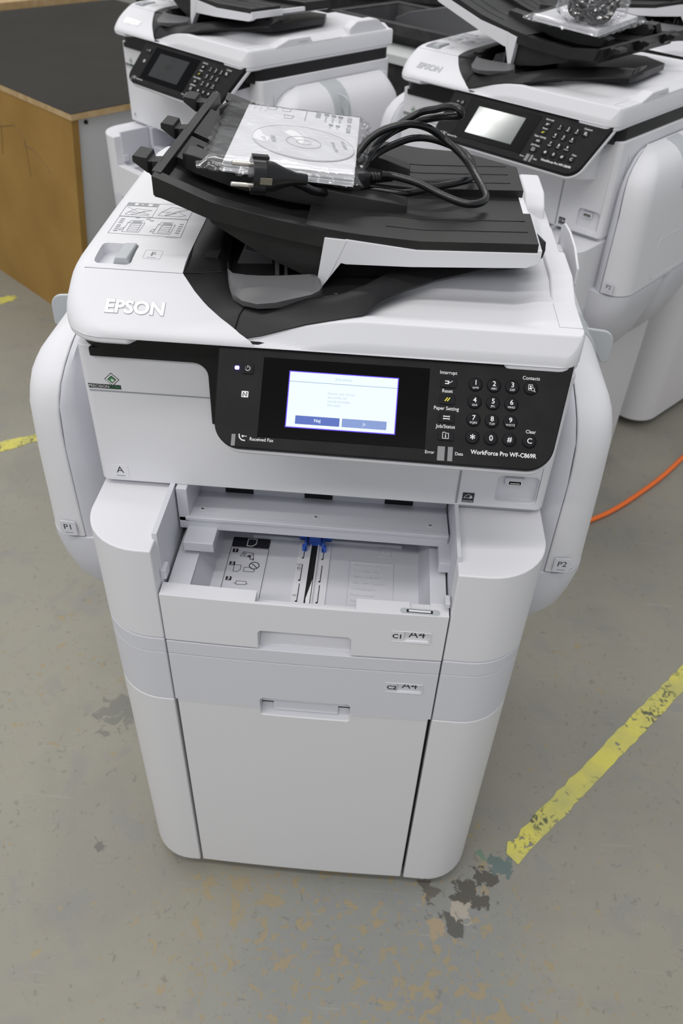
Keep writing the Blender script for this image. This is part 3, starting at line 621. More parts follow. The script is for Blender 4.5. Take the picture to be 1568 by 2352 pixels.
    g = G(); g.prism(rrect(-.2400, -.1995, .1475, .1905, .006), 1.018, 1.0215); build('latch_pocket', g, [WH2], adf)
    g = G(); g.prism([(-.220, 1.026), (-.216, 1.0355), (-.2025, 1.036), (-.2005, 1.022), (-.214, 1.022)], .1495, .1890, 'y'); build('latch_lever', g, [GRL], adf, .0018, 3)
    # feeder diagram sticker and F mark
    g = G(); zt2 = 1.0362
    def ol(P, r=.00022, mi=0, zf=None):
        for a, b in zip(P, P[1:]+P[:1]):
            g.tube([(a[0], a[1], interp(prof, a[1])+.0002), (b[0], b[1], interp(prof, b[1])+.0002)], r, 5, mi)
    def fill(P, mi):
        g.add([(p[0], p[1], interp(prof, p[1])+.0003) for p in P], [tuple(range(len(P)))], mi)
    fill([(-.243, .292), (-.243, .302), (-.2065, .303), (-.2065, .293)], 1)
    fill([(-.234, .2945), (-.234, .3005), (-.230, .3005), (-.230, .2945)], 2); fill([(-.218, .2945), (-.218, .3005), (-.213, .3005), (-.213, .2945)], 2); fill([(-.226, .2955), (-.226, .2995), (-.223, .2975)], 2)
    ol([(-.243, .2905), (-.243, .262), (-.2055, .262), (-.2055, .303), (-.163, .304), (-.163, .263), (-.2055, .262)])
    ol([(-.2425, .2605), (-.2425, .214), (-.161, .214), (-.163, .262)])
    rnd = random.Random(4)
    for cx_, cy_, w_, h_ in ((-.224, .276, .028, .018), (-.184, .282, .032, .026)):
        ol([(cx_-w_/2, cy_-h_/2), (cx_-w_/2+.002, cy_-h_/8), (cx_-w_/6, cy_+h_/2), (cx_+w_/2, cy_+h_/3), (cx_+w_/6, cy_), (cx_+w_/2, cy_-h_/3), (cx_+w_/4, cy_-h_/2)], .0002); ol([(cx_-w_/2+.002, cy_-h_/8), (cx_+w_/6, cy_)], .0002); ol([(cx_-w_/4, cy_-h_/2), (cx_-w_/5, cy_-h_/6), (cx_+w_/8, cy_-h_/8)], .0002)
        fill([(cx_-w_/4, cy_-h_/3), (cx_-w_/4+.002, cy_-h_/3-.002), (cx_+w_/4, cy_+h_/4), (cx_+w_/4-.002, cy_+h_/4+.002)], 2)
    for cx_ in (-.219, -.184):
        w_ = .020; y0 = .220
        ol([(cx_-w_/2, y0), (cx_-w_/2+.001, y0+.024), (cx_-w_/3, y0+.031), (cx_+w_/3, y0+.032), (cx_+w_/2, y0+.026), (cx_+w_/2-.001, y0)])
        ol([(cx_-w_/2, y0+.024), (cx_+w_/2, y0+.025)]); ol([(cx_-w_/4, y0+.003), (cx_-w_/4, y0+.022), (cx_+w_/3, y0+.023), (cx_+w_/3, y0+.003)])
        for q in (8, 13, 18): ol([(cx_-w_/4, y0+q*.001), (cx_+w_/3, y0+q*.001)])
        fill([(cx_-w_/4, y0+.026), (cx_+w_/3, y0+.0265), (cx_+w_/4, y0+.030), (cx_-w_/5, y0+.0295)], 1)
        ol([(cx_-w_/2, y0+.005), (cx_-w_/2-.004, y0+.003), (cx_-w_/2-.003, y0+.009), (cx_-w_/2, y0+.011)])
    for x, ks in ((-.2365, (5, 10, 15, 20, 27, 32, 37)), (-.1675, (8, 14, 20, 26, 32)),):
        for k in ks: fill(rrect(x-.0025, x+.0025, .2155+k*.001, .2178+k*.001, .0010, 3), 1)
    for x, k in ((-.208, 42), (-.203, 38), (-.221, 44)): fill(rrect(x-.0025, x+.0025, .2145+k*.001, .2165+k*.001, .0009, 3), 1)
    fill([(-.178, .2118), (-.178, .2128), (-.163, .2128), (-.163, .2118)], 3)
    build('diagram_sticker', g, [TXG, TXG, TXW, TXL], adf, smooth=False)
    g = G(); ol(rrect(-.190, -.1715, .160, .178, .002, 3), .0002, 1); g.text('F', .013, TOP(-.1805, .1695, interp(prof, .17)+.0006), 0); ol([(-.186, .1628), (-.176, .1628)], .0002)
    build('feeder_letter', g, [TXG, TXL], adf, smooth=False)
    # ---- black feeder frame sweeping round to the right
    g = G()
    O = [(-.1435, .50, 1.039), (-.1435, .30, 1.0365), (-.1435, .20, 1.033), (-.1435, .145, 1.026), (-.130, .125, 1.0135), (-.1135, .109, 1.003), (-.099, .096, .9945), (-.083, .0872, .9850), (-.070, .0862, .9862), (-.053, .0868, .9900), (-.030, .0872, .9980), (-.008, .0885, 1.0050), (.020, .0905, 1.0105), (.048, .098, 1.0140), (.066, .122, 1.0180), (.090, .145, 1.022), (.122, .163, 1.0270), (.160, .176, 1.033), (.192, .183, 1.0385), (.228, .186, 1.0445)]
    I = [(-.118, .50, 1.045), (-.116, .30, 1.042), (-.1115, .20, 1.036), (-.104, .158, 1.026), (-.101, .150, 1.0240), (-.094, .132, 1.0185), (-.087, .120, 1.015), (-.078, .1125, 1.0125), (-.070, .1105, 1.0125), (-.060, .1115, 1.0135), (-.035, .1130, 1.0165), (0, .1155, 1.021), (.025, .120, 1.0255), (.050, .134, 1.031), (.070, .155, 1.0345), (.094, .172, 1.039), (.126, .188, 1.044), (.160, .196, 1.049), (.192, .200, 1.053), (.229, .200, 1.0570)]
    D = [(a[0]+.004, a[1]+.03, a[2]-.012) for a in I]; F_ = [(a[0], a[1]+.004, a[2]-.004) for a in O]
    MIDp = [tuple((Vector(a)*.45+Vector(b)*.55)+Vector((0, -.0016, .0022))) for a, b in zip(O, I)]
    EDG = [tuple(Vector(b)+(Vector(a)-Vector(b)).normalized()*.0035+Vector((0, 0, .0012))) for a, b in zip(O, I)]
    g.loft([[o_, m_, e_, i_, d_, f_] for o_, m_, e_, i_, d_, f_ in zip(O, MIDp, EDG, I, D, F_)])
    # inner floor of the delivery area
    fl = [(-.118, .50), (-.106, .15), (-.075, .116), (0, .120), (.05, .14), (.094, .178), (.16, .20), (.22, .202), (.222, .23), (.205, .38), (.12, .47)]
    def fz(x): return 1.014+.030*max(0, x)/.24
    g.add([(x, y, fz(x)-.012) for x, y in fl]+[(x, y, fz(x)) for x, y in fl], [tuple(range(11))[::-1], tuple(range(11, 22))]+[(i, (i+1) % 11, 11+(i+1) % 11, 11+i) for i in range(11)])
    # rounded tip at the right
    g.loft([[(.228, .186, 1.0440), (.228, .200, 1.0578), (.222, .25, 1.0560), (.222, .25, 1.0500)], [(.2325, .190, 1.0475), (.2330, .203, 1.0580), (.224, .25, 1.0560), (.224, .25, 1.0515)], [(.2355, .198, 1.052), (.2360, .206, 1.0580), (.226, .25, 1.0560), (.226, .25, 1.0525)]])
    fr_ = build('feeder_frame', g, [BK], root, ang=50)
    g = G(); g.tube([(-.0832, .0862, .9872), (-.0775, .100, 1.0050), (-.0705, .1098, 1.0135)], .0006, 6); build('frame_seam', g, [VOID], fr_); g = G(); g.tube([(-.1433, .143, 1.0262), (-.125, .145, 1.0262), (-.1035, .151, 1.0262)], .0006, 6); build('frame_seam', g, [VOID], fr_)
    g = G()
    for k, (t, dx) in enumerate((('-A3', 0), ('-A4/LT', .002), ('-LTR/LGL', .004), ('-11x17in.', .006), ('-B5/B5mm', .009), ('-297mm', .012))): g.text(t, .0052, TOP(.014+dx, .128+.0085*k, fz(.02)+.0006, R(4)), 0, align='LEFT')
    build('paper_size_marks', g, [TXG], fr_, smooth=False)
    # feeder interior: rollers and back wall
    g = G(); g.box(-.125, -.11, .17, .49, 1.00, 1.034); g.box(-.12, .0, .30, .31, 1.0, 1.055); g.prism([(-.098, 1.012), (-.055, 1.012), (-.058, 1.026), (-.088, 1.032)], .20, .28, 'y', 1); g.cyl((-.030, .19, 1.018), .006, .08, 'y', 18, mi=0); g.box(-.05, -.045, .17, .30, 1.01, 1.045, mi=1); g.box(-.04, -.036, .17, .30, 1.01, 1.040, mi=1)
    build('feed_roller', g, [BK, GRM], fr_, .001, 1)
    g = G()
    WP = [(-.097, .158, 1.030), (-.093, .130, 1.0270), (-.086, .1110, 1.0230), (-.074, .0990, 1.0205), (-.058, .0945, 1.0200), (-.040, .0985, 1.0210), (-.006, .1150, 1.0240), (.002, .1210, 1.0260), (.0045, .1290, 1.0270)]
    WT = [(-.099, .160, 1.0335), (-.096, .145, 1.0330), (-.089, .136, 1.0325), (-.074, .1335, 1.0325), (-.058, .1340, 1.0325), (-.040, .1370, 1.0325), (-.010, .1450, 1.0325), (-.004, .1450, 1.0325), (.001, .1380, 1.0310)]
    WB = [(p[0], p[1]+.004, 1.013) for p in WP]; WK = [(p[0]+.001, p[1]+.006, 1.013) for p in WT]
    g.loft([[a, tuple((Vector(a)*.25+Vector(b)*.75)+Vector((0, -.001, .002))), b, c, d] for a, b, c, d in zip(WP, WT, WK, WB)])
    build('document_guide', g, [GRM], root, ang=60)
    # ---- feeder input tray (own frame: origin at its front pivot)
    tray = empty('input_tray', (.005, .15, 1.075), 0, root)
    def zs(x):   # surface height along the tray
        return interp([(-.170, .044), (-.115, .0225), (-.05, .009), (0, .0015), (.03, -.002), (.095, -.0055), (.21, -.001)], x)
    def slab(g, x0, x1, y0, y1, t0, t1, mi=0, n=12, cutx=None):
        rings = []
        for i in range(n+1):
            x = x0+(x1-x0)*i/n; z = zs(x); a, b = (y0(x) if callable(y0) else y0), (y1(x) if callable(y1) else y1)
            rings.append([(x, a, z+t0), (x, b, z+t0), (x, b, z+t1), (x, a, z+t1)])
        g.loft(rings, mi=mi)
    g = G()
    back = lambda x: .322-.0*x if x < .02 else .322-max(0, x-.03)*.25-(max(0, x-.15)*.65)
    slab(g, -.165, .208, -.003, back, -.014, -.008)
    slab(g, -.02, .213, -.0035, .080, -.008, .0045)
    slab(g, .02, .213, .152, back, -.008, .0045); slab(g, -.02, .211, .08, .153, -.008, -.0035)
    for y in (.026, .056): slab(g, .06, .205, y, y+.0008, .004, .0052)
    for y in (.175, .205, .235): slab(g, .08, .200, y, y+.0008, .004, .0052)
    slab(g, -.165, -.02, .075, .150, -.010, .0000); slab(g, -.165, -.02, .160, .26, -.010, .001)
    slab(g, -.155, -.04, .100, .101, .0, .0012); slab(g, -.155, -.04, .130, .131, .0, .0012)
    # front rail and left end bar
    slab(g, -.171, .0, -.004, .0145, -.0155, .003); slab(g, -.171, -.02, .0145, .03, -.012, -.004)
    g.loft([[(-.174, y, zs(-.171)-.022), (-.165, y, zs(-.165)-.022), (-.165, y, zs(-.165)+.004), (-.174, y, zs(-.171)+.004)] for y in (.010, .322)])
    # box under the ramp
    g.prism([(-.125, .012), (-.1165, .0), (-.106, -.006), (-.066, -.030), (-.02, -.050), (-.006, -.052), (-.001, -.0), (-.03, .004), (-.10, .018)], .006, .012, 'y')
    g.prism([(-.066, -.030), (-.02, -.050), (-.006, -.052), (-.001, -.0), (-.06, .0)], .012, .24, 'y')
    body_t = build('tray_plate', g, [BKT], tray, .0012, 2)
    # white side cheek with the strut
    g = G()
    top = [(-.0005, -.0030), (.02, -.0040), (.0215, -.0036), (.093, -.0100), (.2165, -.0055)]
    bot = [(.2172, -.0090), (.2150, -.0160), (.204, -.0210), (.088, -.0275), (.022, -.0290), (.017, -.0280), (-.004, -.0580), (-.0075, -.0590), (-.0085, -.0565)]
    g.prism(top+bot, -.0060, .006, 'y', 0)
    g.prism([(.2130, -.0058), (.2171, -.0058), (.2171, .083), (.2130, .083)], -.0150, -.0025, mi=0)
    g.loft([[(.209, .08, -.014), (.2165, .08, -.012), (.2155, .08, -.0045), (.209, .08, -.0045)], [(.2085, .154, -.014), (.2145, .154, -.012), (.2140, .154, -.0045), (.2085, .154, -.0045)]]); g.loft([[(.2085, .154, -.012), (.2115, .154, .001), (.207, .154, .001)], [(.186, .238, -.012), (.1895, .238, .001), (.184, .238, .001)]])
    g.prism([(.02, -.012), (.2, -.018), (.2, -.014), (.02, -.006)], .006, .24, 'y', 0)
    g.loft([[(.0215, -.0063, -.0045), (.0222, -.0063, -.0045), (.0222, -.0058, -.0045), (.0215, -.0058, -.0045)], [(.0045, -.0063, -.044), (.0053, -.0063, -.044), (.0053, -.0058, -.044), (.0045, -.0058, -.044)]], mi=1)
    build('tray_cheek', g, [WH, TXL], tray, .0012, 2)
    # sliding paper guides
    g = G()
    ga = [(-.155, .060, .012, .0), (-.150, .052, .016, .0), (-.14, .050, .0185, .0), (-.10, .052, .0200, 0), (-.05, .054, .021, 0), (-.0, .058, .0200, 0), (.04, .062, .017, 0), (.0775, .068, .0125, 0), (.081, .071, .0115, 0)]
    g.loft([[(x, y, zs(x)+.001), (x, y+.002, zs(x)+h), (x, y+.026, zs(x)+h+.0015), (x, y+.030, zs(x)+.001)] for x, y, h, _ in ga])
    build('paper_guide', g, [BKT], tray, .001, 2)
    g = G()
    g.loft([[(x, y-.028, zs(x)+.001), (x, y-.024, zs(x)+h+.0015), (x, y+.002, zs(x)+h), (x, y+.004, zs(x)+.001)] for x, y, h in ((-.150, .262, .012), (-.14, .268, .0205), (-.10, .265, .022), (-.05, .258, .022), (.03, .235, .018), (.083, .218, .010))])
    g.loft([[(x, y, zs(x)+h), (x, y+.02, zs(x)+h+.004), (x, y+.055, zs(x)-.002), (x, y+.03, zs(x)-.002)] for x, y, h in ((-.148, .264, .018), (-.09, .262, .018), (-.02, .25, .012))])
    build('paper_guide', g, [BKT], tray, .001, 2)
    for yk in (.046, .163, .277):
        g = G(); z0 = zs(-.171)
        g.loft([[(x, yk-w/2, z0+a), (x, yk+w/2, z0+a), (x, yk+w/2, z0+b), (x, yk-w/2, z0+b)] for x, w, a, b in ((-.172, .018, -.016, .004), (-.181, .018, -.013, .0035), (-.1835, .030, -.006, .005), (-.1845, .031, -.006, .0085), (-.1975, .031, .0035, .0105), (-.199, .029, .004, .009))])
        build('hook', g, [BKG if False else BKT], tray, .0012, 2)
    # ---- side ink units
    xo_t = [(.460, .285), (.48, .305), (.51, .328), (.55, .345), (.64, .359), (.77, .353), (.85, .349), (.88, .344), (.90, .336), (.915, .324), (.925, .308), (.93, .290)]
    yf_t = [(.46, .20), (.50, .165), (.55, .135), (.60, .122), (.655, .118), (.77, .116), (.86, .118), (.885, .128), (.903, .145), (.918, .168), (.927, .195), (.931, .225)]
    for s in (-1, 1):
        unit = empty('ink_unit', (0, 0, 0), 0, root)
        def ring(x0, x1, y0, y1, z, r, r2=.04):
            P = rpoly([(x0, y0+.004, .003), (x1, y0, min(r, (x1-x0)*.85)), (x1, y1, min(r2, (x1-x0)*.85)), (x0, y1, .003)], 8)
            return [(s*p[0], p[1], z) for p in P]
        zl = [.656, .66, .70, .74, .78, .82, .85, .87, .885, .895, .903, .911, .918, .923, .927, .930]
        sx = lambda z: .304-(.016*max(0, (z-.80)/.13)**2)
        g = G(); rings = []
        for z in zl: rings.append(ring(min(sx(z), interp(xo_t, z)-.008), interp(xo_t, z), interp(yf_t, z), .525-max(0, z-.88)*.6, z, .045))
        g.loft(rings); build('ink_cover', g, [WH], unit, ang=48)
        g = G(); lz = [.462, .468, .48, .50, .53, .57, .61, .64, .6535]
        tb = [(.462, .24, .275), (.48, .195, .29), (.51, .165, .305), (.55, .138, .318), (.60, .122, .323), (.66, .118, .324)]
        for k in (0, 1):
            rr = []
            for z in lz:
                y0 = interp([(a, b) for a, b, c in tb], z); y1 = interp([(a, c) for a, b, c in tb], z)
                if k: y0, y1 = .645-y1, .645-y0
                if k: y1 = min(y1, .527)
                rr.append(ring(.262, interp(xo_t, z), y0, y1, z, .045, .045 if z < .58 else .02))
            g.loft(rr)
        build('ink_base', g, [WH2], unit, ang=50)
        P = rrect(.235, .43, .665, .752, .012, 5); g = G(); g.tube([(s*(interp(xo_t, b)+.0001), a, b) for a, b in P+P[:1]], .0007, 6); build('cover_panel_line', g, [WH2], unit)
        g = G(); rr = []
        for z in [.52, .56, .60, .66, .70, .80, .86, .885, .90, .912, .92, .925]:
            y = interp(yf_t, z)+.0035; x1 = sx(z)-.0012
            P = [(.255, y+.055), (.268, y+.042), (.284, y+.016), (x1-.006, y+.003), (x1, y+.001), (x1, .52), (.255, .52)]
            rr.append([(s*p[0], p[1], z) for p in P])
        g.loft(rr); build('ink_frame', g, [WH2], unit, ang=60)
        g = G(); t = 'P1' if s < 0 else 'P2'
        yy = .1172; xc = s*.3225
        g.prism(rrect(xc-.0105, xc+.0105, .660, .684, .003), yy+.0002, yy+.0016, 'y', 1); g.text(t, .0125, FRONT(xc, yy, .6745), 0); g.box(xc-.005, xc+.005, yy-.0001, yy+.001, .6648, .6651, mi=0)
        build('unit_label', g, [TXK, WH2], unit, smooth=False)
        g = G()
        P = [(s*a, b) for a, b in ((.290, .926), (.290, .9330), (.309, .9275), (.3255, .9165), (.3375, .902), (.346, .881), (.3515, .85), (.348, .85))]
        g.prism(P, .283, .335, 'y'); P = [(s*a, b) for a, b in rpoly([(.316, .905, 0), (.326, .912, .004), (.366, .9085, .016), (.3675, .868, .004), (.358, .864, .003), (.343, .885, 0)], 6)]
        g.prism(P, .305, .3105, 'y'); build('unit_handle', g, [GRL], unit, .0015, 3)
    g = G()
    g.loft([[(.300+dx, .338, .956), (.3035+dx, .338, .956), (.3035+dx, .343, .99), (.300+dx, .343, .99)] if False else [(.299+dx, y, z0), (.3025+dx, y, z0), (.3025+dx, y, z1), (.299+dx, y, z1)] for y, z0, z1, dx in ((.322, .962, .982, .004), (.33, .950, .990, .002), (.35, .944, .998, .001), (.39, .938, 1.002, 0), (.425, .944, 1.000, -.001), (.437, .958, .994, -.002))])
    g.box(.270, .300, .400, .424, .952, .972); g.prism(rrect(.262, .289, .425, .475, .004), .948, .975)
    build('rear_fin', g, [WH], root, .0015, 2)
    return root

# ------------------------------------------------------------------ place the printers
def copy_tree(o, parent=None):
    c = o.copy(); COL.objects.link(c); c.parent = parent
    for ch in list(o.children): copy_tree(ch, c)
    return c
def find(o, name):
    for c in o.children:
        if c.name.split('.')[0] == name: return c
        r = find(c, name)
        if r: return r
main = make_printer()
GP = 'white office printers on cabinets'
tag(main, 'white multifunction printer in the foreground with its touchscreen lit', 'printer', GP)
right = copy_tree(main); right.location = (.2088, 1.0825, 0); right.rotation_euler = (0, 0, -.6797)
tag(right, 'white multifunction printer behind on the right, its dark screen reflecting a tube light', 'printer', GP)
left = copy_tree(main); left.location = (-.5236, 1.3935, 0); left.rotation_euler = (0, 0, -.7088)
tag(left, 'white multifunction printer behind on the left, beside the brown workbench', 'printer', GP)
def drop(o):
    for ch in list(o.children): drop(ch)
    bpy.data.objects.remove(o)
for p in (right, left): drop(find(p, 'rear_fin'))
drop(find(left, 'ink_unit'))     # the left-hand printer shows a unit on its right side only
for p, m in ((right, OFF2), (left, OFF)):
    o = find(p, 'touchscreen'); me = o.data.copy(); o.data = me
    for i in range(len(me.materials)): me.materials[i] = m
    o = find(p, 'power_lamp'); me = o.data.copy(); o.data = me; me.materials[0] = TRAN
t = find(right, 'input_tray'); t.scale = (-1, 1, 1); t.rotation_euler = (0, R(15), 0); t.location = (-.008, .15, 1.083)
far = copy_tree(right); far.location = (.675, 1.64, 0); far.rotation_euler = (0, 0, -.76)
tag(far, 'white printer farthest back at the right edge, only its feeder tray in view', 'printer', GP)
t = find(far, 'input_tray'); t.rotation_euler = (0, R(-9), 0)

# ------------------------------------------------------------------ documents in film on the front printer
def sheet_pack(name, c, z, th, label, group=None, n=7, text=True):
    g = G(); rnd = random.Random(3)
    for k in range(n):
        P = [(p[0]+rnd.uniform(-.0012, .0012), p[1]+rnd.uniform(-.0012, .0012)) for p in c]
        a, b = th*k/n, th*(k+.8)/n
        g.add([(*p, z[i]+a) for i, p in enumerate(P)]+[(*p, z[i]+b) for i, p in enumerate(P)], [(3, 2, 1, 0), (4, 5, 6, 7), (0, 1, 5, 4), (1, 2, 6, 5), (2, 3, 7, 6), (3, 0, 4, 7)], 0)
    # printed top page: frame with x along the long top edge
    c3 = [Vector((*p, z[i]+th*(n-.2)/n+.0002)) for i, p in enumerate(c)]
    if text:
        ex = (c3[2]-c3[1]).normalized(); o_ = c3[1]; wv = (c3[0]-c3[1]); W_ = wv.length; L_ = (c3[2]-c3[1]).length
        M = frame(o_, ex, c3[1]-c3[0])     # origin at back right corner, x towards the viewer, y to the right
        def T(s, x, y, sz, mi=1, al='LEFT'): g.text(s, sz, M @ Matrix.Translation((x, -y, .0003)), mi, align=al)
        T('EPSON   WF-C869R', .008, .012, .0078)
        for k, (a, b) in enumerate((('EN', 'Start Here'), ('DE', 'Hier starten'), ('FR', 'Démarrez ici'))):
            g.add([M @ Vector((p[0], -p[1], p[2])) for p in ((.010, .020+k*.0085, .0002), (.018, .020+k*.0085, .0002), (.018, .026+k*.0085, .0002), (.010, .026+k*.0085, .0002))], [(0, 1, 2, 3)], 2); T(b, .021, .023+k*.0085, .0048, 2)
        for k, b in enumerate(('NL', 'IT')):
            g.add([M @ Vector((p[0], -p[1], p[2])) for p in ((.050, .022+k*.0085, .0002), (.057, .022+k*.0085, .0002), (.057, .027+k*.0085, .0002), (.050, .027+k*.0085, .0002))], [(0, 1, 2, 3)], 2); T('Inizia', .059, .0245+k*.0085, .0045, 3)
        for k in range(16): g.add([M @ Vector((p[0], -p[1], p[2])) for p in ((.012+k*.0014, .047, .0002), (.0128+k*.0014, .047, .0002), (.0128+k*.0014, .053, .0002), (.012+k*.0014, .053, .0002))], [(0, 1, 2, 3)], 2)
        g.add([M @ Vector((p[0], -p[1], p[2])) for p in ((.010, .0640, .0002), (.055, .0640, .0002), (.055, .0648, .0002), (.010, .0648, .0002))], [(0, 1, 2, 3)], 2)
        for (x, y) in ((.018, .083), (.045, .078), (.022, .100)):
            Pp = [(x, y), (x+.012, y+.002), (x+.014, y+.010), (x+.002, y+.012)]
            for a, b in zip(Pp, Pp[1:]+Pp[:1]): g.tube([M @ Vector((a[0], -a[1], .0003)), M @ Vector((b[0], -b[1], .0003))], .0003, 5, 3)
        for k in range(4): T('en · de · fr · it · nl · es', .012, .112+k*.0068, .0038, 3)
    o = build(name, g, [PAPER, TXG, TXG, TXL], None, smooth=False)
    return tag(o, label, 'document', group)
c = [(-.111, .399), (.0215, .432), (.0275, .216), (-.103, .187)]; z = [1.1165, 1.1000, 1.1000, 1.1165]
sheet_pack('leaflet_stack', c, z, .012, 'stack of folded white leaflets in clear film on the front printer tray')
def plane_frame(c, z, u, v, h):
    P = [Vector((*p, zz+h)) for p, zz in zip(c, z)]
    return P[0].lerp(P[1], u).lerp(P[3].lerp(P[2], u), v)
# disc: a sleeve print of a CD showing on the pile
ctr = plane_frame(c, z, .56, .60, .0122); exx = (Vector((*c[1], z[1]))-Vector((*c[0], z[0]))).normalized(); eyy = (Vector((*c[2], z[2]))-Vector((*c[1], z[1]))).normalized()
M = frame(ctr, exx, -eyy)
g = G(); n = 48
def ringm(r0, r1, h, mi):
    vs = [(r0*math.cos(2*math.pi*k/n), r0*math.sin(2*math.pi*k/n), h) for k in range(n)]+[(r1*math.cos(2*math.pi*k/n), r1*math.sin(2*math.pi*k/n), h) for k in range(n)]
    g.add([M @ Vector(v) for v in vs], [(k, (k+1) % n, n+(k+1) % n, n+k) for k in range(n)], mi)
g2 = [(.0005, 0), (.057, 0), (.057, .0007), (.0005, .0007)]
a = len(g.v); g.loft([[(r*math.cos(2*math.pi*k/n), r*math.sin(2*math.pi*k/n), h) for k in range(n)] for r, h in g2], cap=False, mi=0); g.mat4(M, a)
ringm(.0185, .0200, .0009, 2); ringm(.0075, .0085, .0009, 2); ringm(.0560, .0568, .0009, 2)
g.text('Software Disc', .006, M @ Matrix.Translation((.034, -.006, .0014)) @ Euler((0, 0, -R(90))).to_matrix().to_4x4(), 1); g.text('WF-C869R', .006, M @ Matrix.Translation((.046, .004, .0014)) @ Euler((0, 0, -R(90))).to_matrix().to_4x4(), 1)
g.text('EPSON', .007, M @ Matrix.Translation((-.034, .0, .0014)) @ Euler((0, 0, -R(90))).to_matrix().to_4x4(), 1)
o = build('software_disc', g, [mat('disc_white', (.74, .74, .76), .6), TXG, TXL], None, smooth=False)
tag(o, 'pale software disc lying on the leaflets under clear film', 'disc')
# clear bag round the pile
from mathutils import noise as mn
def film_bag(name, P, zf, th, seed, label, over=.012, wr=.0013, nx=46, ny=40, crumple=0):
    g = G(); Q = [Vector(p) for p in P]
    def pos(u, v):
        return Q[0].lerp(Q[1], u).lerp(Q[3].lerp(Q[2], u), v)
    def layer(sg):
        L = []
        for j in range(ny+1):
            for i in range(nx+1):
                u, v = i/nx, j/ny; p = pos(u, v).copy()
                e = min(u, 1-u)*.8, min(v, 1-v)*.9; d = min(e); f = min(1, max(0, d)/.05)**.6
                w = mn.noise(Vector((p.x*38+seed, p.y*30, sg)))*wr+abs(mn.noise(Vector((p.x*90+p.y*60+seed, p.y*22-p.x*30, sg*2))))*wr*1.1
                edge = (1-f)*(mn.noise(Vector((u*14+seed, v*14, 3)))*.007)
                zz = p.z+(f*(th+.0012+max(-.0006, w)) if sg > 0 else -.0005*f)+(edge if f < 1 else 0)
                if i in (0, nx) or j in (0, ny):
                    q = mn.noise(Vector((u*22, v*22, seed)))*.006; p.x += q; p.y -= q*.8; zz = p.z+th*.35+mn.noise(Vector((u*14+seed, v*14, 3)))*.007
                L.append((p.x, p.y, zz))
        return L
    a, b = layer(1), layer(-1); n1 = nx+1; fs = [(j*n1+i, j*n1+i+1, (j+1)*n1+i+1, (j+1)*n1+i) for j in range(ny) for i in range(nx)]
    g.add(a, fs); g.add(b, [f[::-1] for f in fs])
    o = build(name, g, [FILM], None, ang=80, weld=True); return tag(o, label, 'plastic bag')
film_bag('film_bag', [(-.143, .410, 1.118), (.034, .445, 1.0985), (.0385, .206, 1.0985), (-.128, .176, 1.118)], None, .0130, 2, 'clear glossy plastic film bag wrapped around the leaflets on the front printer')

# ------------------------------------------------------------------ power cord on the front printer
cord = empty('power_cord', (.05, .25, 1.09))
def cworld(o): o.location = (-.05, -.25, -1.09); return o
pts = [(.056, .250, 1.103), (.070, .254, 1.101), (.096, .246, 1.098), (.119, .232, 1.093), (.143, .223, 1.088), (.160, .226, 1.087), (.170, .243, 1.088), (.166, .270, 1.092), (.157, .308, 1.097), (.145, .335, 1.104), (.125, .354, 1.114), (.105, .347, 1.127), (.083, .330, 1.1345), (.059, .322, 1.131), (.042, .318, 1.122), (.030, .312, 1.110), (.020, .300, 1.0935),
       (.018, .275, 1.088), (.030, .255, 1.087), (.054, .250, 1.0865), (.083, .252, 1.0845), (.116, .276, 1.085), (.143, .294, 1.086), (.158, .315, 1.0855), (.160, .345, 1.092), (.145, .366, 1.100), (.115, .374, 1.1075), (.090, .372, 1.1085), (.066, .356, 1.104), (.046, .332, 1.099), (.037, .304, 1.098), (.042, .318, 1.105), (.052, .345, 1.112), (.069, .375, 1.116), (.094, .378, 1.126), (.117, .352, 1.138), (.131, .318, 1.148), (.137, .306, 1.153), (.134, .306, 1.159), (.124, .318, 1.158), (.112, .345, 1.148), (.093, .365, 1.138), (.066, .352, 1.124), (.045, .330, 1.111), (.036, .300, 1.096), (.022, .262, 1.092), (.005, .225, 1.091), (-.010, .195, 1.100), (-.022, .180, 1.110), (-.034, .172, 1.117)]
g = G(); g.tube(spline(pts, 8), .0041, 12); cworld(build('cable', g, [RUB], cord, ang=80))
g = G()
def oriented(g, a, o, x, up_=(0, 0, 1)):
    x = Vector(x).normalized(); y = Vector(up_).cross(x).normalized(); z = x.cross(y); g.mat4(Matrix.Translation(o) @ Matrix((x, y, z)).transposed().to_4x4(), a)
a = len(g.v)
g.loft([[(x, y0, z0) for y0, z0 in rpoly([(-w, -h, .003), (w, -h, .003), (w, h, .003), (-w, h, .003)], 3)] for x, w, h in ((-.024, .0115, .0085), (-.004, .0125, .009), (.004, .0105, .008), (.008, .0062, .006))], mi=0)
for k in range(6): g.cyl((.009+k*.0042, 0, 0), .0062-k*.0003, .0028, 'x', 16, 0)
g.cyl((.006, 0, 0), .0048, .03, 'x', 12, 0)
oriented(g, a, (.036, .244, 1.100), (.86, .46, -.06)); cworld(build('cable_socket', g, [RUB], cord, .0008, 1))
g = G(); a = len(g.v)
g.cyl((-.004, 0, 0), .0175, .013, 'x', 32, 0); g.loft([[(x, y0*s_, z0*s_) for y0, z0 in [(math.cos(2*math.pi*k/20)*.0125, math.sin(2*math.pi*k/20)*.0145) for k in range(20)]] for x, s_ in ((.008, 1.05), (.018, .95), (.030, .62), (.040, .42), (.052, .36))], mi=0)
g.box(-.0045, .012, -.004, .004, .016, .0192, mi=0); g.box(.002, .014, -.0178, -.0160, -.003, .0035, mi=1); g.box(-.0046, -.0036, -.0030, .0030, -.0145, -.0105, mi=1)
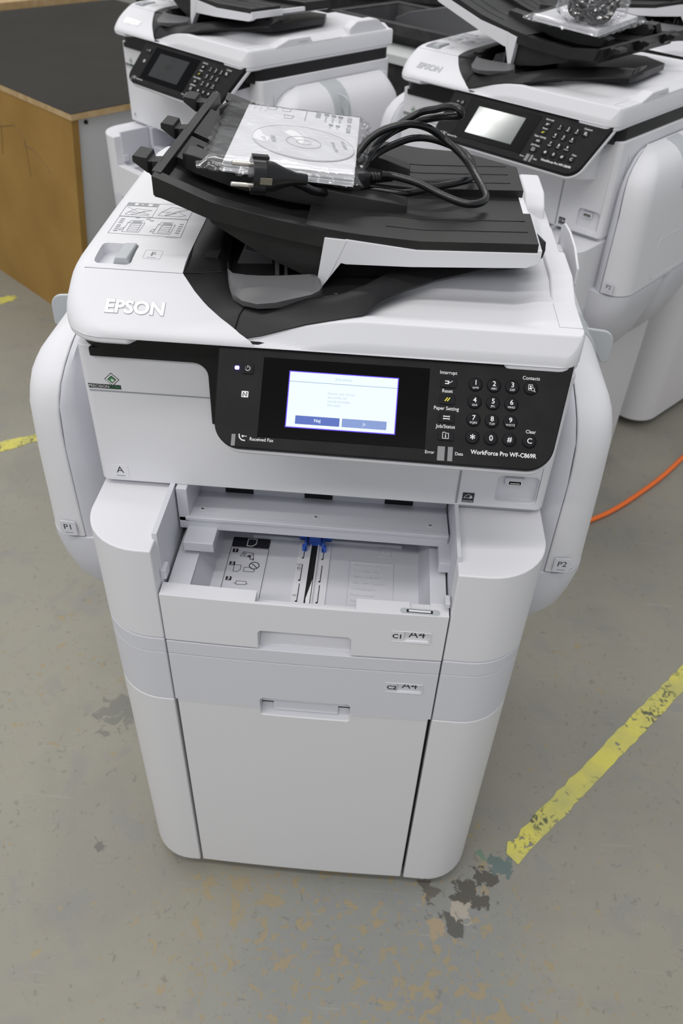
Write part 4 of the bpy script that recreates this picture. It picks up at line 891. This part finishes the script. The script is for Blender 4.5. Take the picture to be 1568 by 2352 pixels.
oriented(g, a, (-.0650, .152, 1.1265), (.93, .30, -.12)); cworld(build('plug', g, [RUB, mat('earth_clip', (.25, .23, .18), .4, .8)], cord, .0008, 1))
for dy in (-.0095, .0095):
    g = G(); a = len(g.v); g.cyl((-.0225, dy*.15, dy), .0023, .019, 'x', 14, 0); g.cyl((-.0235, dy*.15, dy), .0013, .001, 'x', 14, 0, r2=.0023)
    oriented(g, a, (-.0650, .152, 1.1265), (.93, .30, -.12)); cworld(build('pin', g, [BRASS], cord))
tag(cord, 'black mains cable looped on the front printer tray with its round two-pin plug', 'power cord')

# ------------------------------------------------------------------ bag and leaflets on the right printer
def RW(p, a=-.6797, o=(.2088, 1.0825)):
    return (o[0]+math.cos(a)*p[0]-math.sin(a)*p[1], o[1]+math.sin(a)*p[0]+math.cos(a)*p[1])
L4 = [(-.028, .395), (.120, .385), (.150, .168), (.004, .172)]; z4 = [1.108, 1.101, 1.101, 1.108]
c4 = [RW(p) for p in L4]
sheet_pack('leaflet_stack', c4, z4, .010, 'stack of white leaflets in clear film on the right-hand printer tray', text=False)
film_bag('film_bag', [(*RW((-.045, .41)), 1.109), (*RW((.14, .40)), 1.100), (*RW((.165, .155)), 1.100), (*RW((-.010, .155)), 1.109)], None, .0112, 9, 'clear film bag around the leaflets on the right-hand printer tray', nx=34, ny=30)
cc = RW((.105, .215)); rnd = random.Random(8); pts = []
for k in range(150):
    a = k*.33; rr = .030+.009*math.sin(k*.21+1); pts.append((cc[0]+rr*1.25*math.cos(a), cc[1]+rr*.9*math.sin(a), 1.142+.018*math.sin(a*.5+k*.05)+.009*math.sin(k*.9)))
g = G(); g.tube(spline(pts, 3), .0042, 8); cb = build('cable_coil', g, [RUB], None, ang=80)
tag(cb, 'black mains cable bundled inside crumpled clear film on the right-hand printer', 'cable')
g = G(); bm = bmesh.new(); bmesh.ops.create_icosphere(bm, subdivisions=5, radius=1)
vs = []
for v in bm.verts:
    d = v.co.normalized(); q = 1+.16*mn.noise(d*2.2)+.14*abs(mn.noise(d*5+Vector((3, 1, 7))))-.16*abs(mn.noise(d*9))
    p = Vector((d.x*.066*q, d.y*.052*q, d.z*.040*q)); 
    if p.z < -.028: p.z = -.028+(p.z+.028)*.15
    vs.append((cc[0]+p.x, cc[1]+p.y, 1.1435+p.z))
g.add(vs, [tuple(v.index for v in f.verts) for f in bm.faces]); bm.free()
tag(build('film_bag', g, [FILM], None, ang=20), 'crumpled ball of clear film holding a black cable on the right-hand printer', 'plastic bag')

# ------------------------------------------------------------------ workbench
bench = empty('workbench', (-.86, 1.80, 0))
def bl(o): o.location = (.86, -1.80, 0); return o
A0 = Vector((-.964, 1.865, 0)); A1 = Vector((-.866, 1.785, .712)); ld = Vector((-.750, .661, 0)).normalized(); ldb = ld; rd = Vector((.645, .764, 0))
B0 = A0+ldb*1.6; B1 = A1+ld*1.52
def thick(g, P, n_, t, mi=0):
    P = [Vector(p) for p in P]; Q = [p+n_*t for p in P]; k = len(P)
    g.add(P+Q, [tuple(range(k))[::-1], tuple(range(k, 2*k))]+[(i, (i+1) % k, k+(i+1) % k, k+i) for i in range(k)], mi)
g = G(); thick(g, [A0, B0, B1, A1], rd, .022)
def scrawl(pts): g.tube([A1.lerp(B1, u).lerp(A0.lerp(B0, u), v)-rd*.0004 for u, v in pts], .0012, 5, 1)
scrawl([(.50, .08), (.47, .06), (.44, .10), (.47, .14), (.50, .12)]); scrawl([(.42, .08), (.38, .07), (.36, .12), (.41, .15), (.37, .20)]); scrawl([(.33, .10), (.30, .16), (.31, .30)]); scrawl([(.31, .17), (.24, .13), (.20, .17), (.19, .34)]); scrawl([(.21, .20), (.16, .20), (.10, .27)])
bl(build('side_board', g, [MDF, mat('pencil_mark', (.20, .13, .06), .8)], bench, smooth=False))
C0 = A0+rd*1.1; C1 = A1+rd*1.1
g = G(); a1, a0 = A1+rd*.022-ld*-.012, A0+rd*.022-ld*-.012
thick(g, [a0, C0+ld*.012, C1+ld*.012, a1], ld, .018); 
bl(build('white_side', g, [LAW], bench, smooth=False))
g = G(); h = a1-ld*.0015+rd*.03+Vector((0, 0, -.014)); g.tube([h, h+ld*.003], .006, 14); bl(build('screw_hole', g, [VOID], bench))
T0 = A1-ld*.004-rd*.002; T = [T0, T0+ld*1.55, T0+ld*1.55+rd*1.14, T0+rd*1.14]
g = G(); thick(g, T, Vector((0, 0, 1)), .018, 0); g.f = g.f; bl(build('bench_top', g, [MDE], bench, .0008, 1))
g = G(); thick(g, [T[0]+Vector((0, 0, .0181)), T[1]+Vector((0, 0, .0181)), T[2]+Vector((0, 0, .0181)), T[3]+Vector((0, 0, .0181))], Vector((0, 0, 1)), .0014); bl(build('laminate_surface', g, [LAM], bench, smooth=False))
tag(bench, 'brown raw board workbench with a dark scratched top and one white side', 'workbench')
g = G(); P = [T[1]+ld*.10-rd*.3, T[1]+ld*.5-rd*.3, T[2]+ld*.5, T[2]+ld*.10]; thick(g, [Vector((p.x, p.y, .0)) for p in P], Vector((0, 0, 1)), .745)
tag(build('wooden_crate', g, [MDE], None, .003, 1), 'pale wooden box behind the far end of the workbench', 'box')

# ------------------------------------------------------------------ black crates between and behind the back printers
def crate(name, o, ax, w, d, z0, z1, label, group, divider=False, m=CRT, wall=.02):
    t = empty(name, (*o, z0)); x = Vector((math.cos(ax), math.sin(ax), 0)); y = Vector((-x.y, x.x, 0))
    def W_(a, b, c): p = x*a+y*b; return (p.x, p.y, c-z0)
    g = G(); q = .03
    outer = [W_(q, q, z0), W_(w-q, q, z0), W_(w-q, d-q, z0), W_(q, d-q, z0)]; o2 = [W_(0, 0, z1), W_(w, 0, z1), W_(w, d, z1), W_(0, d, z1)]
    i2 = [W_(wall, wall, z1), W_(w-wall, wall, z1), W_(w-wall, d-wall, z1), W_(wall, d-wall, z1)]; i1 = [W_(q+wall, q+wall, z0+.012), W_(w-q-wall, q+wall, z0+.012), W_(w-q-wall, d-q-wall, z0+.012), W_(q+wall, d-q-wall, z0+.012)]
    g.loft([outer, o2, i2, i1]); build('tub', g, [m], t, .002, 1)
    g = G(); g.loft([[W_(-.012, -.012, z1-.03), W_(w+.012, -.012, z1-.03), W_(w+.012, d+.012, z1-.03), W_(-.012, d+.012, z1-.03)], [W_(-.012, -.012, z1+.004), W_(w+.012, -.012, z1+.004), W_(w+.012, d+.012, z1+.004), W_(-.012, d+.012, z1+.004)], [W_(wall, wall, z1+.004), W_(w-wall, wall, z1+.004), W_(w-wall, d-wall, z1+.004), W_(wall, d-wall, z1+.004)], [W_(wall, wall, z1-.03), W_(w-wall, wall, z1-.03), W_(w-wall, d-wall, z1-.03), W_(wall, d-wall, z1-.03)]], cap=False)
    build('rim', g, [m], t, .002, 1)
    if divider:
        g = G(); g.loft([[W_(w*.26, .10, z1-.06), W_(w*.26, d-.05, z1-.06), W_(w*.26, d-.05, z1+.0), W_(w*.26, .10, z1+.0)], [W_(w*.34, .09, z1-.06), W_(w*.34, d-.05, z1-.06), W_(w*.34, d-.05, z1+.028), W_(w*.34, .10, z1+.028)], [W_(w*.60, .06, z1-.06), W_(w*.60, d-.05, z1-.06), W_(w*.60, d-.05, z1+.075), W_(w*.60, .10, z1+.075)], [W_(w*.78, .05, z1-.06), W_(w*.78, d-.05, z1-.06), W_(w*.78, d-.05, z1+.01), W_(w*.78, .10, z1+.01)]])
        build('insert', g, [CRG], t, .003, 1)
    return tag(t, label, 'crate', group)
axc = math.atan2(-.189, .216)
crate('storage_crate', (-.20, 2.90), axc, .85, .36, .785, .85, 'shallow dusty black crate with a grey insert between the two back printers', None, True)
g = G(); x_ = Vector((math.cos(axc), math.sin(axc), 0)); y_ = Vector((-x_.y, x_.x, 0)); o_ = Vector((-.30, 2.90, 0))
st = empty('low_table', (-.2, 2.9, 0))
thick(g, [o_+x_*0-y_*.05+Vector((0, 0, .755)), o_+x_*1.2-y_*.05+Vector((0, 0, .755)), o_+x_*1.2+y_*.5+Vector((0, 0, .755)), o_+y_*.5+Vector((0, 0, .755))], Vector((0, 0, 1)), .028)
q = build('table_top', g, [LAW], st, .001, 1); q.location = (.2, -2.9, 0)
g = G(); thick(g, [o_+x_*.02-y_*.03, o_+x_*1.18-y_*.03, o_+x_*1.18+y_*.48, o_+x_*.02+y_*.48], Vector((0, 0, 1)), .754)
q = build('table_base', g, [CRT], st, .002, 1); q.location = (.2, -2.9, 0)
tag(st, 'dark table with a white edged top under the dusty black crate', 'table')
GC = 'black crates stacked at the back'
for k, (x, y, z0, z1, a, lab) in enumerate(((-.43, 3.85, .0, .80, -.15, 'tall black crate at the back, behind the left-hand printer'), (.40, 3.62, .0, .86, -.08, 'tall black crate at the back, above the grey crate insert'), (1.22, 3.45, .0, .92, -.04, 'tall black crate at the back right, behind the raised feeder trays'), (2.05, 3.35, .0, .9, .0, 'tall black crate farthest right at the back'), (-1.28, 4.05, .0, .70, -.12, 'tall black crate at the back left, beside the wooden box'))):
    crate('storage_crate', (x, y), a, .74, .5, z0, z1, lab, GC)
g = G(); thick(g, [Vector((-.1, 3.78, .872)), Vector((.9, 3.62, .872)), Vector((.95, 3.9, .872)), Vector((-.05, 4.05, .872))], Vector((0, 0, 1)), .02)
tag(build('white_board', g, [LAW], None, .001, 1), 'white board lying across the black crates at the back', 'board')

# ------------------------------------------------------------------ floor things and the hall behind
g = G(); g.tube(spline([(.45, .93, .007), (.56, .955, .007), (.678, 1.024, .007), (.746, 1.077, .007), (.819, 1.147, .007), (.898, 1.23, .007), (.983, 1.334, .007), (1.123, 1.511, .007), (1.30, 1.80, .007)], 8), .0065, 12)
tag(build('floor_cable', g, [ORNG], None, ang=80), 'orange cable curving across the grey floor behind the front printer', 'cable')
tape('yellow_tape', (.366, .068), (1.15, .90), .038, 1, 'worn yellow tape strip on the floor at the lower right')
tape('yellow_tape', (-.905, 1.212), (-1.5, .80), .048, 2, 'short end of yellow tape at the left edge, beside the front printer')
tape('yellow_tape', (-1.305, 2.075), (-1.85, 1.60), .055, 3, 'worn yellow tape in the shadow by the foot of the brown workbench')
g = G(); g.add([(.716, -.035, .0008), (.728, -.030, .0008), (.727, -.046, .0008), (.719, -.048, .0008), (.718, -.037, .004), (.727, -.032, .005), (.726, -.044, .003), (.720, -.046, .003)], [(0, 1, 2, 3), (4, 5, 6, 7), (0, 1, 5, 4), (1, 2, 6, 5), (2, 3, 7, 6), (3, 0, 4, 7)])
tag(build('paper_scrap', g, [PAPER], None), 'tiny white scrap lying on the floor near the lower right edge', 'scrap')
g = G(); g.box(-5, 5, 7.9, 8, 0, 3.6); tag(build('wall_back', g, mat('wall_paint', (.35, .35, .34), .8)), kind='structure')
